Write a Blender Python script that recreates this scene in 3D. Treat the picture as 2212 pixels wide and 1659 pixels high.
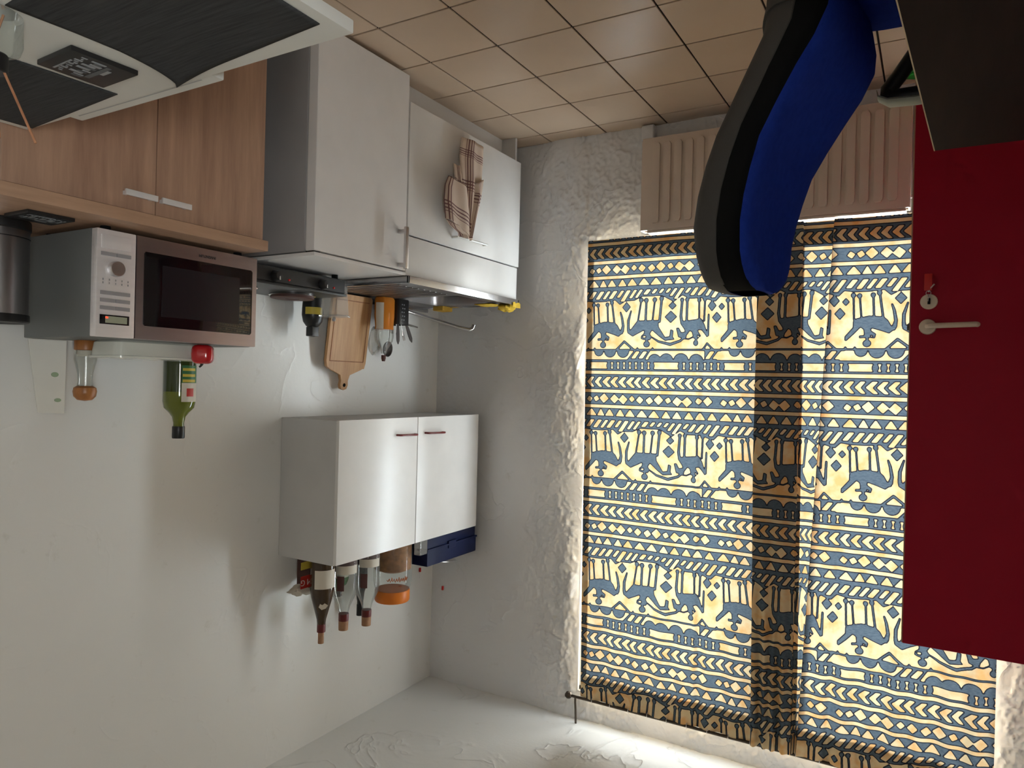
import bpy, bmesh, math, random
import numpy as np
from mathutils import Vector, Matrix
random.seed(7)
PI = math.pi
SC = bpy.context.scene
COL = SC.collection
for _o in list(bpy.data.objects):
    bpy.data.objects.remove(_o, do_unlink=True)

# ------------------------------------------------------------------ camera (the phone was held upside down)
CAM = Vector((-1.8642, -2.1122, 1.3411))
R_ = Vector((0.86307986, -0.504456, 0.02484553))
U_ = Vector((-0.02214757, 0.01134433, 0.99969035))
F_ = Vector((0.50458165, 0.86336288, 0.00138141))
cd = bpy.data.cameras.new('camera'); cam = bpy.data.objects.new('camera', cd); COL.objects.link(cam)
cd.sensor_width = 36.0; cd.lens = 1561.38 / 2212 * 36.0; cd.clip_start = 0.02
M = Matrix.Identity(4)
for i in range(3):
    M[i][0], M[i][1], M[i][2], M[i][3] = -R_[i], -U_[i], -F_[i], CAM[i]
cam.matrix_world = M
SC.camera = cam

# ------------------------------------------------------------------ world, lights, exposure
world = bpy.data.worlds.new('world'); SC.world = world; world.use_nodes = True
bg = world.node_tree.nodes['Background']
bg.inputs[1].default_value = 50.0
# bright overcast sky above the horizon, plain grey ground below it
_n, _l = world.node_tree.nodes, world.node_tree.links
_tc = _n.new('ShaderNodeTexCoord'); _sp = _n.new('ShaderNodeSeparateXYZ'); _rp = _n.new('ShaderNodeValToRGB')
_l.new(_tc.outputs['Generated'], _sp.inputs[0]); _l.new(_sp.outputs[2], _rp.inputs[0]); _l.new(_rp.outputs[0], bg.inputs[0])
_rp.color_ramp.elements[0].position = 0.0; _rp.color_ramp.elements[0].color = (0.42, 0.43, 0.43, 1)
_rp.color_ramp.elements[1].position = 0.06; _rp.color_ramp.elements[1].color = (0.83, 0.92, 1.0, 1)
SC.view_settings.view_transform = 'Standard'; SC.view_settings.look = 'None'
SC.view_settings.gamma = 1.0; SC.view_settings.use_curve_mapping = False
SC.view_settings.exposure = 0.0
SC.cycles.use_denoising = True
SC.cycles.max_bounces = 8; SC.cycles.diffuse_bounces = 4; SC.cycles.glossy_bounces = 3; SC.cycles.transmission_bounces = 4
SC.cycles.use_adaptive_sampling = True; SC.cycles.adaptive_threshold = 0.12
SC.cycles.transparent_max_bounces = 10; SC.cycles.sample_clamp_indirect = 6.0
SC.cycles.caustics_reflective = False; SC.cycles.caustics_refractive = False

# room box (metres)
XK, YW, ZC = 0.749, 1.4586, 3.135        # kitchen wall, window wall, ceiling
XL, YR = -2.68, -3.60                    # left wall, rear wall
WX0, WX1, WZ0, WZ1 = -2.10, -0.236, 0.60, 2.992   # window opening
RY0, RY1, RZ0, RZ1 = -3.05, -2.35, 1.00, 1.85     # fill window added for its light, unseen in the left wall behind the camera

def portal(name, loc, rot, sx, sy):
    l = bpy.data.lights.new(name, 'AREA'); l.shape = 'RECTANGLE'; l.size = sx; l.size_y = sy
    l.cycles.is_portal = True
    o = bpy.data.objects.new(name, l); COL.objects.link(o); o.location = loc; o.rotation_euler = rot
portal('portal_window', ((WX0 + WX1) / 2, YW + 0.13, (WZ0 + WZ1) / 2), (-PI / 2, 0, 0), WX1 - WX0, WZ1 - WZ0)
portal('portal_side', (XL - 0.21, (RY0 + RY1) / 2, (RZ0 + RZ1) / 2), (PI / 2, 0, -PI / 2), RY1 - RY0, RZ1 - RZ0)

# ------------------------------------------------------------------ materials
MATS = {}
def nt(name):
    m = bpy.data.materials.new(name); m.use_nodes = True
    return m, m.node_tree, m.node_tree.nodes, m.node_tree.links
def mat(name, col, rough=0.5, metal=0.0, spec=0.5, bump=0.0, bscale=60.0, var=0.0, vscale=8.0, vstretch=(1, 1, 1),
        trans=0.0, ior=1.45, coat=0.0, sheen=0.0, col2=None, alpha=1.0, emit=None, es=0.0, subs=0.0):
    if name in MATS: return MATS[name]
    m, t, n, l = nt(name)
    b = n['Principled BSDF']
    b.inputs['Base Color'].default_value = (*col, 1); b.inputs['Roughness'].default_value = rough
    b.inputs['Metallic'].default_value = metal; b.inputs['Specular IOR Level'].default_value = spec
    b.inputs['Transmission Weight'].default_value = trans; b.inputs['IOR'].default_value = ior
    b.inputs['Coat Weight'].default_value = coat; b.inputs['Sheen Weight'].default_value = sheen
    b.inputs['Alpha'].default_value = alpha
    if emit: b.inputs['Emission Color'].default_value = (*emit, 1); b.inputs['Emission Strength'].default_value = es
    tc = n.new('ShaderNodeTexCoord'); mp = n.new('ShaderNodeMapping'); mp.inputs['Scale'].default_value = vstretch
    l.new(tc.outputs['Object'], mp.inputs[0])
    ns = n.new('ShaderNodeTexNoise'); ns.inputs['Scale'].default_value = vscale; ns.inputs['Detail'].default_value = 5
    l.new(mp.outputs[0], ns.inputs[0])
    c2 = col2 if col2 else tuple(c * (1 - max(var, 0.04)) for c in col)
    mx = n.new('ShaderNodeMix'); mx.data_type = 'RGBA'
    rp = n.new('ShaderNodeMapRange'); rp.inputs[1].default_value = 0.35; rp.inputs[2].default_value = 0.65
    l.new(ns.outputs[0], rp.inputs[0]); l.new(rp.outputs[0], mx.inputs[0])
    mx.inputs[6].default_value = (*col, 1); mx.inputs[7].default_value = (*c2, 1)
    l.new(mx.outputs[2], b.inputs['Base Color'])
    if bump > 0:
        nb = n.new('ShaderNodeTexNoise'); nb.inputs['Scale'].default_value = bscale; nb.inputs['Detail'].default_value = 4
        l.new(mp.outputs[0], nb.inputs[0])
        bp = n.new('ShaderNodeBump'); bp.inputs['Strength'].default_value = bump; bp.inputs['Distance'].default_value = 0.01
        l.new(nb.outputs[0], bp.inputs['Height']); l.new(bp.outputs[0], b.inputs['Normal'])
    MATS[name] = m
    return m

def plaster(name, col, rough, fine=0.25, big=0.5, dist=0.006):
    m, t, n, l = nt(name); b = n['Principled BSDF']
    tc = n.new('ShaderNodeTexCoord')
    def noise(sc, det, rough_=0.55, dis=0.0):
        q = n.new('ShaderNodeTexNoise'); q.inputs['Scale'].default_value = sc; q.inputs['Detail'].default_value = det
        q.inputs['Roughness'].default_value = rough_; q.inputs['Distortion'].default_value = dis
        l.new(tc.outputs['Object'], q.inputs[0]); return q
    a = noise(2.2, 4, 0.5, 0.6); f = noise(55, 5); st = noise(9, 6, 0.7)
    # trowel terraces: sharp-edged plateaus
    mul = n.new('ShaderNodeMath'); mul.operation = 'MULTIPLY'; mul.inputs[1].default_value = 7.0
    l.new(a.outputs[0], mul.inputs[0])
    fr = n.new('ShaderNodeMath'); fr.operation = 'PINGPONG'; fr.inputs[1].default_value = 1.0
    l.new(mul.outputs[0], fr.inputs[0])
    pw = n.new('ShaderNodeMath'); pw.operation = 'POWER'; pw.inputs[1].default_value = 9.0
    l.new(fr.outputs[0], pw.inputs[0])
    b1 = n.new('ShaderNodeBump'); b1.inputs['Strength'].default_value = big; b1.inputs['Distance'].default_value = dist
    l.new(pw.outputs[0], b1.inputs['Height'])
    b2 = n.new('ShaderNodeBump'); b2.inputs['Strength'].default_value = fine; b2.inputs['Distance'].default_value = 0.004
    l.new(f.outputs[0], b2.inputs['Height']); l.new(b1.outputs[0], b2.inputs['Normal'])
    l.new(b2.outputs[0], b.inputs['Normal'])
    mx = n.new('ShaderNodeMix'); mx.data_type = 'RGBA'
    rp = n.new('ShaderNodeMapRange'); rp.inputs[1].default_value = 0.62; rp.inputs[2].default_value = 0.80
    l.new(st.outputs[0], rp.inputs[0]); l.new(rp.outputs[0], mx.inputs[0])
    mx.inputs[6].default_value = (*col, 1); mx.inputs[7].default_value = (col[0] * .82, col[1] * .8, col[2] * .75, 1)
    l.new(mx.outputs[2], b.inputs['Base Color'])
    b.inputs['Roughness'].default_value = rough; b.inputs['Specular IOR Level'].default_value = 0.5
    MATS[name] = m
    return m

def wood(name, c1, c2, axis=2, scale=5.0, stretch=14.0, rough=0.42, spec=0.5):
    m, t, n, l = nt(name); b = n['Principled BSDF']
    tc = n.new('ShaderNodeTexCoord'); mp = n.new('ShaderNodeMapping')
    s = [stretch] * 3; s[axis] = 1.0
    mp.inputs['Scale'].default_value = s; l.new(tc.outputs['Object'], mp.inputs[0])
    a = n.new('ShaderNodeTexNoise'); a.inputs['Scale'].default_value = scale; a.inputs['Detail'].default_value = 6
    a.inputs['Roughness'].default_value = 0.65; l.new(mp.outputs[0], a.inputs[0])
    rp = n.new('ShaderNodeValToRGB'); rp.color_ramp.elements[0].position = 0.32; rp.color_ramp.elements[1].position = 0.68
    rp.color_ramp.elements[0].color = (*c2, 1); rp.color_ramp.elements[1].color = (*c1, 1)
    l.new(a.outputs[0], rp.inputs[0]); l.new(rp.outputs[0], b.inputs['Base Color'])
    b.inputs['Roughness'].default_value = rough; b.inputs['Specular IOR Level'].default_value = spec
    bp = n.new('ShaderNodeBump'); bp.inputs['Strength'].default_value = 0.08; bp.inputs['Distance'].default_value = 0.002
    l.new(a.outputs[0], bp.inputs['Height']); l.new(bp.outputs[0], b.inputs['Normal'])
    MATS[name] = m
    return m

def glass(name, col=(1, 1, 1), op=0.12, rough=0.03):
    """thin clear wall: fresnel reflection over straight-through tinted transparency"""
    m, t, n, l = nt(name); out = n['Material Output']; n.remove(n['Principled BSDF'])
    tr = n.new('ShaderNodeBsdfTransparent'); tr.inputs[0].default_value = (*col, 1)
    gl = n.new('ShaderNodeBsdfGlossy'); gl.inputs['Roughness'].default_value = rough
    df = n.new('ShaderNodeBsdfDiffuse'); df.inputs[0].default_value = (*[min(1, c * .9) for c in col], 1)
    lw = n.new('ShaderNodeLayerWeight'); lw.inputs[0].default_value = 0.25
    m1 = n.new('ShaderNodeMixShader'); m1.inputs[0].default_value = op
    l.new(tr.outputs[0], m1.inputs[1]); l.new(df.outputs[0], m1.inputs[2])
    mr = n.new('ShaderNodeMath'); mr.operation = 'MULTIPLY'; mr.inputs[1].default_value = 0.55
    l.new(lw.outputs['Fresnel'], mr.inputs[0])
    m2 = n.new('ShaderNodeMixShader'); l.new(mr.outputs[0], m2.inputs[0]); l.new(m1.outputs[0], m2.inputs[1]); l.new(gl.outputs[0], m2.inputs[2])
    l.new(m2.outputs[0], out.inputs[0]); MATS[name] = m
    return m

plaster('plaster_window', (0.80, 0.79, 0.79), 0.42, 0.35, 0.5, 0.005)
plaster('plaster_kitchen', (0.80, 0.785, 0.75), 0.30, 0.10, 0.30, 0.003)
plaster('plaster_ceiling', (0.77, 0.77, 0.75), 0.5, 0.25, 0.9, 0.006)
mat('grout', (0.022, 0.014, 0.011), 0.95)
mat('tile', (0.64, 0.48, 0.345), 0.34, var=0.10, vscale=1.3, bump=0.05, bscale=25, col2=(0.56, 0.42, 0.305))
mat('skirting', (0.60, 0.56, 0.52), 0.45)
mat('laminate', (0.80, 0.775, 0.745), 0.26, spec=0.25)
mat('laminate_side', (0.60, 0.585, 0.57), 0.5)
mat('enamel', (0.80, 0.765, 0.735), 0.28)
mat('enamel_shaded', (0.36, 0.345, 0.335), 0.5, bump=0.05, bscale=200)  # fridge body enamel, darkened to carry the shade of the gap beside it
mat('gasket', (0.45, 0.44, 0.43), 0.6)
mat('dark_gap', (0.03, 0.028, 0.027), 0.9)
mat('aluminium', (0.86, 0.84, 0.83), 0.42, metal=0.5)
mat('chrome', (0.80, 0.80, 0.82), 0.12, metal=1.0)
mat('satin_chrome', (0.68, 0.66, 0.66), 0.30, metal=1.0)
mat('steel', (0.60, 0.60, 0.62), 0.24, metal=1.0, bump=0.02, bscale=90, vstretch=(1, 12, 1))
mat('steel_dark', (0.40, 0.38, 0.38), 0.32, metal=1.0, bump=0.02, bscale=90, vstretch=(12, 1, 1))
mat('knife_dark', (0.11, 0.095, 0.09), 0.3, metal=0.3)
mat('steel_panel', (0.90, 0.85, 0.84), 0.42, metal=0.55, bump=0.02, bscale=80, vstretch=(1, 1, 10))
mat('steel_door', (0.46, 0.40, 0.41), 0.33, metal=1.0, bump=0.02, bscale=80, vstretch=(1, 1, 10))
mat('micro_body', (0.17, 0.175, 0.17), 0.5, metal=0.2)
mat('black_glass', (0.006, 0.005, 0.006), 0.06, coat=0.6)
mat('black_screen', (0.018, 0.016, 0.018), 0.12)
mat('black_plastic', (0.012, 0.011, 0.011), 0.38)
mat('black_matte', (0.006, 0.006, 0.006), 0.85, spec=0.1)
mat('grey_button', (0.30, 0.28, 0.28), 0.45)
mat('cast_plate', (0.10, 0.045, 0.035), 0.55, var=0.2)
mat('white_plastic', (0.78, 0.77, 0.74), 0.35)
mat('cream_plastic', (0.80, 0.66, 0.52), 0.30)
mat('red_paint', (0.36, 0.004, 0.022), 0.5, spec=0.22, bump=0.03, bscale=160)
mat('red_tag', (0.60, 0.02, 0.015), 0.4)
mat('red_gloss', (0.50, 0.008, 0.012), 0.18, coat=0.5)
mat('dark_red', (0.16, 0.012, 0.012), 0.4)
mat('radiator', (0.74, 0.61, 0.51), 0.42)
mat('white_frame', (0.80, 0.80, 0.79), 0.35)
mat('bronze', (0.10, 0.08, 0.065), 0.35, metal=1.0)
wood('wood_front', (0.44, 0.265, 0.175), (0.27, 0.15, 0.10), 2, 1.7, 12)
wood('wood_top', (0.45, 0.275, 0.175), (0.34, 0.195, 0.12), 1, 2.4, 11)
wood('wood_board', (0.62, 0.355, 0.165), (0.47, 0.245, 0.10), 2, 4.0, 12, 0.5)
wood('wood_mill', (0.42, 0.17, 0.045), (0.30, 0.11, 0.03), 2, 8, 6, 0.35)
wood('cork', (0.40, 0.22, 0.12), (0.26, 0.13, 0.07), 2, 20, 2, 0.8)
wood('reed', (0.42, 0.19, 0.09), (0.28, 0.11, 0.05), 2, 10, 8, 0.7)
wood('mat_cloth', (0.060, 0.060, 0.060), (0.030, 0.030, 0.031), 0, 9.0, 26, 0.8, 0.2)
wood('dark_desk', (0.022, 0.010, 0.009), (0.011, 0.005, 0.005), 1, 3.0, 10, 0.7, 0.15)
mat('table_white', (0.74, 0.72, 0.66), 0.35)
mat('edge_cream', (0.70, 0.55, 0.36), 0.5)
mat('blue_fabric', (0.016, 0.042, 0.32), 0.9, spec=0.08, bump=0.25, bscale=420, var=0.15, vscale=60)
mat('grey_shell', (0.060, 0.056, 0.052), 0.6, spec=0.25, bump=0.08, bscale=300)
mat('arm_pad', (0.42, 0.44, 0.36), 0.5)
mat('navy', (0.007, 0.012, 0.050), 0.5, spec=0.2)
mat('sponge', (0.72, 0.42, 0.06), 0.9, bump=0.5, bscale=120)
mat('yellow_cloth', (0.66, 0.43, 0.04), 0.9, bump=0.3, bscale=90)
mat('orange_lid', (0.75, 0.20, 0.015), 0.4)
mat('orange_liquid', (0.75, 0.16, 0.008), 0.15, spec=0.5)
mat('honey', (0.50, 0.20, 0.045), 0.5, var=0.4, vscale=40)
mat('paper', (0.72, 0.69, 0.62), 0.7)
mat('label_cream', (0.66, 0.60, 0.50), 0.7)
mat('label_red', (0.50, 0.03, 0.02), 0.5)
mat('label_yellow', (0.60, 0.45, 0.06), 0.5)
mat('label_green', (0.03, 0.14, 0.05), 0.5)
mat('pale_green', (0.30, 0.38, 0.24), 0.7)
mat('ink', (0.02, 0.02, 0.02), 0.7)
mat('orange_print', (0.60, 0.17, 0.05), 0.6)
mat('white_print', (0.75, 0.72, 0.66), 0.6)
mat('silver_print', (0.30, 0.31, 0.32), 0.4)
mat('silver_print_dark', (0.11, 0.115, 0.12), 0.5)
mat('brown_print', (0.10, 0.035, 0.03), 0.6)
mat('carton', (0.06, 0.02, 0.015), 0.6)
mat('wine_glass', (0.045, 0.022, 0.008), 0.10, coat=0.4)
mat('oil_dark', (0.030, 0.045, 0.006), 0.08, coat=0.4)
mat('oil_light', (0.13, 0.15, 0.012), 0.08, coat=0.4)
mat('green_bottle', (0.010, 0.12, 0.030), 0.10, coat=0.4)
mat('green_plastic', (0.01, 0.32, 0.03), 0.45)
mat('dark_bottle', (0.008, 0.010, 0.014), 0.15)
mat('ceramic', (0.74, 0.74, 0.66), 0.18, coat=0.4)
mat('seal_wax', (0.12, 0.012, 0.012), 0.4)
mat('lcd', (0.35, 0.36, 0.26), 0.3)
mat('led', (0.8, 0.05, 0.02), 0.3, emit=(1, 0.08, 0.03), es=1.5)
glass('clear_glass', (0.93, 0.95, 0.93), 0.10)
glass('clear_plastic', (0.95, 0.94, 0.92), 0.22, 0.1)
glass('pane_glass', (0.98, 0.99, 0.98), 0.0, 0.01)
glass('fill_pane', (1.0, 0.98, 0.95), 0.0, 0.01)
glass('amber_plastic', (0.95, 0.36, 0.05), 0.55, 0.08)
glass('jar_glass', (0.94, 0.97, 0.96), 0.03)

# ------------------------------------------------------------------ mesh helpers
class MB:
    def __init__(s): s.bm = bmesh.new()
    def box(s, x0, x1, y0, y1, z0, z1, bev=0.0, seg=2):
        if x0 > x1: x0, x1 = x1, x0
        if y0 > y1: y0, y1 = y1, y0
        if z0 > z1: z0, z1 = z1, z0
        b = bmesh.new(); bmesh.ops.create_cube(b, size=1.0)
        for v in b.verts:
            v.co = Vector((x0 + (v.co.x + .5) * (x1 - x0), y0 + (v.co.y + .5) * (y1 - y0), z0 + (v.co.z + .5) * (z1 - z0)))
        if bev > 0: bmesh.ops.bevel(b, geom=list(b.edges), offset=bev, segments=seg, affect='EDGES', profile=0.7)
        s.add(b); return s
    def add(s, b):
        me = bpy.data.meshes.new('tmp'); b.to_mesh(me); b.free(); s.bm.from_mesh(me); bpy.data.meshes.remove(me)
    def lathe(s, prof, c=(0, 0, 0), seg=28, axis='z', sx=1.0, sy=1.0, cap=True):
        """prof = [(radius, height)...] bottom to top"""
        rings = []
        for r, h in prof:
            ring = []
            for k in range(seg):
                a = 2 * PI * k / seg; x, y = r * math.cos(a) * sx, r * math.sin(a) * sy
                p = {'z': (x, y, h), 'x': (h, x, y), 'y': (x, h, y)}[axis]
                ring.append(s.bm.verts.new((c[0] + p[0], c[1] + p[1], c[2] + p[2])))
            rings.append(ring)
        for a, b in zip(rings, rings[1:]):
            for k in range(seg):
                s.bm.faces.new((a[k], a[(k + 1) % seg], b[(k + 1) % seg], b[k]))
        if cap:
            if prof[0][0] > 1e-5: s.bm.faces.new(rings[0][::-1])
            if prof[-1][0] > 1e-5: s.bm.faces.new(rings[-1])
        return s
    def tube(s, pts, r, seg=10, flat=1.0, up=(0, 0, 1), cap=True):
        """r radius or list; flat scales the section along 'up'-side"""
        pts = [Vector(p) for p in pts]; n = len(pts)
        rr = r if isinstance(r, (list, tuple)) else [r] * n
        rings = []; prev = None
        for i, p in enumerate(pts):
            d = (pts[min(i + 1, n - 1)] - pts[max(i - 1, 0)]).normalized()
            if prev is None:
                u = Vector(up); 
                if abs(u.dot(d)) > .95: u = Vector((1, 0, 0)) if abs(d.x) < .9 else Vector((0, 1, 0))
            else: u = prev
            u = (u - d * u.dot(d)).normalized(); prev = u; w = d.cross(u)
            rings.append([s.bm.verts.new(p + (u * math.cos(2 * PI * k / seg) * flat + w * math.sin(2 * PI * k / seg)) * rr[i]) for k in range(seg)])
        for a, b in zip(rings, rings[1:]):
            for k in range(seg): s.bm.faces.new((a[k], a[(k + 1) % seg], b[(k + 1) % seg], b[k]))
        if cap: s.bm.faces.new(rings[0][::-1]); s.bm.faces.new(rings[-1])
        return s
    def loops(s, rings, cap=True):
        R = [[s.bm.verts.new(p) for p in r] for r in rings]
        n = len(R[0])
        for a, b in zip(R, R[1:]):
            for k in range(n): s.bm.faces.new((a[k], a[(k + 1) % n], b[(k + 1) % n], b[k]))
        if cap: s.bm.faces.new(R[0][::-1]); s.bm.faces.new(R[-1])
        return s
    def prism(s, poly, axis, a, b, bev=0.0):
        """poly 2D points extruded along axis between a and b (x: (y,z), y: (x,z), z: (x,y))"""
        def P(q, h): return {'x': (h, q[0], q[1]), 'y': (q[0], h, q[1]), 'z': (q[0], q[1], h)}[axis]
        t = bmesh.new()
        A = [t.verts.new(P(q, a)) for q in poly]; B = [t.verts.new(P(q, b)) for q in poly]
        n = len(poly)
        for k in range(n): t.faces.new((A[k], A[(k + 1) % n], B[(k + 1) % n], B[k]))
        fa = t.faces.new(A[::-1]); fb = t.faces.new(B)
        bmesh.ops.recalc_face_normals(t, faces=list(t.faces))
        if bev > 0:
            es = list(set(fa.edges) | set(fb.edges))
            bmesh.ops.bevel(t, geom=es, offset=bev, segments=2, affect='EDGES', profile=0.7)
        bmesh.ops.triangulate(t, faces=[f for f in t.faces if len(f.verts) > 4])
        s.add(t); return s
    def grid(s, P):
        """P[i][j] points"""
        V = [[s.bm.verts.new(p) for p in row] for row in P]
        for a, b in zip(V, V[1:]):
            for k in range(len(a) - 1): s.bm.faces.new((a[k], a[k + 1], b[k + 1], b[k]))
        return s

def finish(me, m, smooth=35):
    me.materials.append(MATS[m] if isinstance(m, str) else m)
    for p in me.polygons: p.use_smooth = True
    me.set_sharp_from_angle(angle=math.radians(smooth))

def obj(name, mb, m, parent=None, local=False, smooth=35, recalc=True):
    if recalc: bmesh.ops.recalc_face_normals(mb.bm, faces=list(mb.bm.faces))
    me = bpy.data.meshes.new(name); mb.bm.to_mesh(me); mb.bm.free()
    o = bpy.data.objects.new(name, me); COL.objects.link(o)
    finish(me, m, smooth)
    if parent is not None:
        o.parent = parent
        if not local:
            root = parent
            while root.parent: root = root.parent
            me.transform(Matrix.Translation(-root.location))
    elif not local:
        co = np.empty(len(me.vertices) * 3); me.vertices.foreach_get('co', co); co = co.reshape(-1, 3)
        b = Vector(((co[:, 0].min() + co[:, 0].max()) / 2, (co[:, 1].min() + co[:, 1].max()) / 2, co[:, 2].min()))
        me.transform(Matrix.Translation(-b)); o.location = b
    return o
def tag(o, label, cat, group=None):
    o['label'] = label; o['category'] = cat
    if group: o['group'] = group
    return o
def thing(name, label, cat, loc=(0, 0, 0), rotz=0.0, group=None):
    o = bpy.data.objects.new(name, None); COL.objects.link(o); o.location = loc; o.rotation_euler = (0, 0, rotz)
    o.empty_display_size = 0.05
    return tag(o, label, cat, group)
def struct(name, mb, m, parent=None, smooth=35):
    o = obj(name, mb, m, parent, smooth=smooth)
    if parent is None: o['kind'] = 'structure'
    return o
def copy_tree(o, parent=None):
    c = o.copy(); COL.objects.link(c); c.parent = parent
    for ch in list(o.children): copy_tree(ch, c)
    return c
def text_mb(s, size, origin, right, up, depth=0.0008):
    """flat lettering as real geometry; right/up world vectors"""
    cu = bpy.data.curves.new('txt', 'FONT'); cu.body = s; cu.size = size; cu.extrude = depth / 2; cu.align_x = 'CENTER'; cu.align_y = 'CENTER'
    to = bpy.data.objects.new('txt', cu); COL.objects.link(to)
    dg = bpy.context.evaluated_depsgraph_get(); me = bpy.data.meshes.new_from_object(to.evaluated_get(dg))
    bpy.data.objects.remove(to, do_unlink=True); bpy.data.curves.remove(cu)
    r = Vector(right).normalized(); u = Vector(up).normalized(); f = r.cross(u)
    mt = Matrix.Identity(4)
    for i in range(3): mt[i][0], mt[i][1], mt[i][2], mt[i][3] = r[i], u[i], f[i], origin[i]
    me.transform(mt); mb = MB(); mb.bm.from_mesh(me); bpy.data.meshes.remove(me)
    return mb

def smoothnoise(shape, cells, seed):
    rng = np.random.RandomState(seed); gx, gy = cells
    g = rng.rand(gx + 2, gy + 2)
    X = np.linspace(0, gx, shape[0], endpoint=False); Y = np.linspace(0, gy, shape[1], endpoint=False)
    xi = X.astype(int); yi = Y.astype(int); fx = X - xi; fy = Y - yi
    fx = fx * fx * (3 - 2 * fx); fy = fy * fy * (3 - 2 * fy)
    a = g[np.ix_(xi, yi)]; b = g[np.ix_(xi + 1, yi)]; c = g[np.ix_(xi, yi + 1)]; d = g[np.ix_(xi + 1, yi + 1)]
    fx = fx[:, None]; fy = fy[None, :]
    return (a * (1 - fx) + b * fx) * (1 - fy) + (c * (1 - fx) + d * fx) * fy
def fbm(shape, base, octs, seed):
    out = np.zeros(shape); amp = 1.0; tot = 0
    for k in range(octs):
        out += amp * smoothnoise(shape, (max(1, int(base[0] * 2 ** k)), max(1, int(base[1] * 2 ** k))), seed + k); tot += amp; amp *= 0.5
    return out / tot
def np_mesh(name, V, nu, nv, m, flip=False):
    """V (nu*nv,3) grid -> mesh"""
    i = np.arange(nu - 1)[:, None] * nv + np.arange(nv - 1)[None, :]
    q = np.stack([i, i + nv, i + nv + 1, i + 1], -1).reshape(-1, 4)
    if flip: q = q[:, ::-1]
    me = bpy.data.meshes.new(name)
    me.vertices.add(len(V)); me.vertices.foreach_set('co', V.astype(np.float32).ravel())
    me.loops.add(q.size); me.loops.foreach_set('vertex_index', q.astype(np.int32).ravel())
    me.polygons.add(len(q)); me.polygons.foreach_set('loop_start', np.arange(0, q.size, 4, dtype=np.int32))
    me.polygons.foreach_set('loop_total', np.full(len(q), 4, dtype=np.int32))
    me.polygons.foreach_set('use_smooth', np.ones(len(q), dtype=bool))
    me.update(calc_edges=True); me.validate()
    if m is not None: me.materials.append(MATS[m] if isinstance(m, str) else m)
    return me

# ================================================================== ROOM
fl = struct('floor', MB().box(XL, XK, YR, YW, -0.10, -0.006), 'grout')
T = 0.33; G = 0.0075
tile_meshes = {}
def tile_mesh(w, d):
    k = (round(w, 3), round(d, 3))
    if k not in tile_meshes:
        mb = MB().box(-w / 2, w / 2, -d / 2, d / 2, -0.006, 0.0, 0.0012, 1)
        me = bpy.data.meshes.new('tile'); mb.bm.to_mesh(me); mb.bm.free(); finish(me, 'tile'); tile_meshes[k] = me
    return tile_meshes[k]
def cuts(lo, hi):
    c = [lo]; k = math.floor(lo / T) + 1
    while k * T < hi - 1e-6:
        if k * T - c[-1] > 0.02: c.append(k * T)
        k += 1
    c.append(hi); return c
xs, ys = cuts(XL, XK), cuts(YR, YW)
for x0, x1 in zip(xs, xs[1:]):
    for y0, y1 in zip(ys, ys[1:]):
        o = bpy.data.objects.new('tile', tile_mesh(x1 - x0 - G, y1 - y0 - G)); COL.objects.link(o)
        o.parent = fl; o.location = Vector(((x0 + x1) / 2, (y0 + y1) / 2, 0)) - fl.location

struct('ceiling', MB().box(XL - .2, XK + .2, YR - .25, YW + .32, ZC, ZC + .2), 'plaster_ceiling')
struct('wall_kitchen', MB().box(XK, XK + .2, YR - .25, YW + .3, -0.1, ZC), 'plaster_kitchen')
struct('wall_left', MB().box(XL - .2, XL, YR - .25, RY0, -0.1, ZC).box(XL - .2, XL, RY1, YW + .3, -0.1, ZC).box(XL - .2, XL, RY0, RY1, -0.1, RZ0).box(XL - .2, XL, RY0, RY1, RZ1, ZC), 'plaster_kitchen')
struct('wall_rear', MB().box(XL, XK, YR - .25, YR, -0.1, ZC), 'plaster_kitchen')
def holed(y0, y1, hx0, hx1, hz0, hz1):
    mb = MB()
    mb.box(XL, hx0, y0, y1, -0.1, ZC).box(hx1, XK, y0, y1, -0.1, ZC)
    mb.box(hx0, hx1, y0, y1, -0.1, hz0).box(hx0, hx1, y0, y1, hz1, ZC)
    return mb
ww = struct('wall_window', holed(YW, YW + .30, WX0, WX1, WZ0, WZ1), 'plaster_window')
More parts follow.
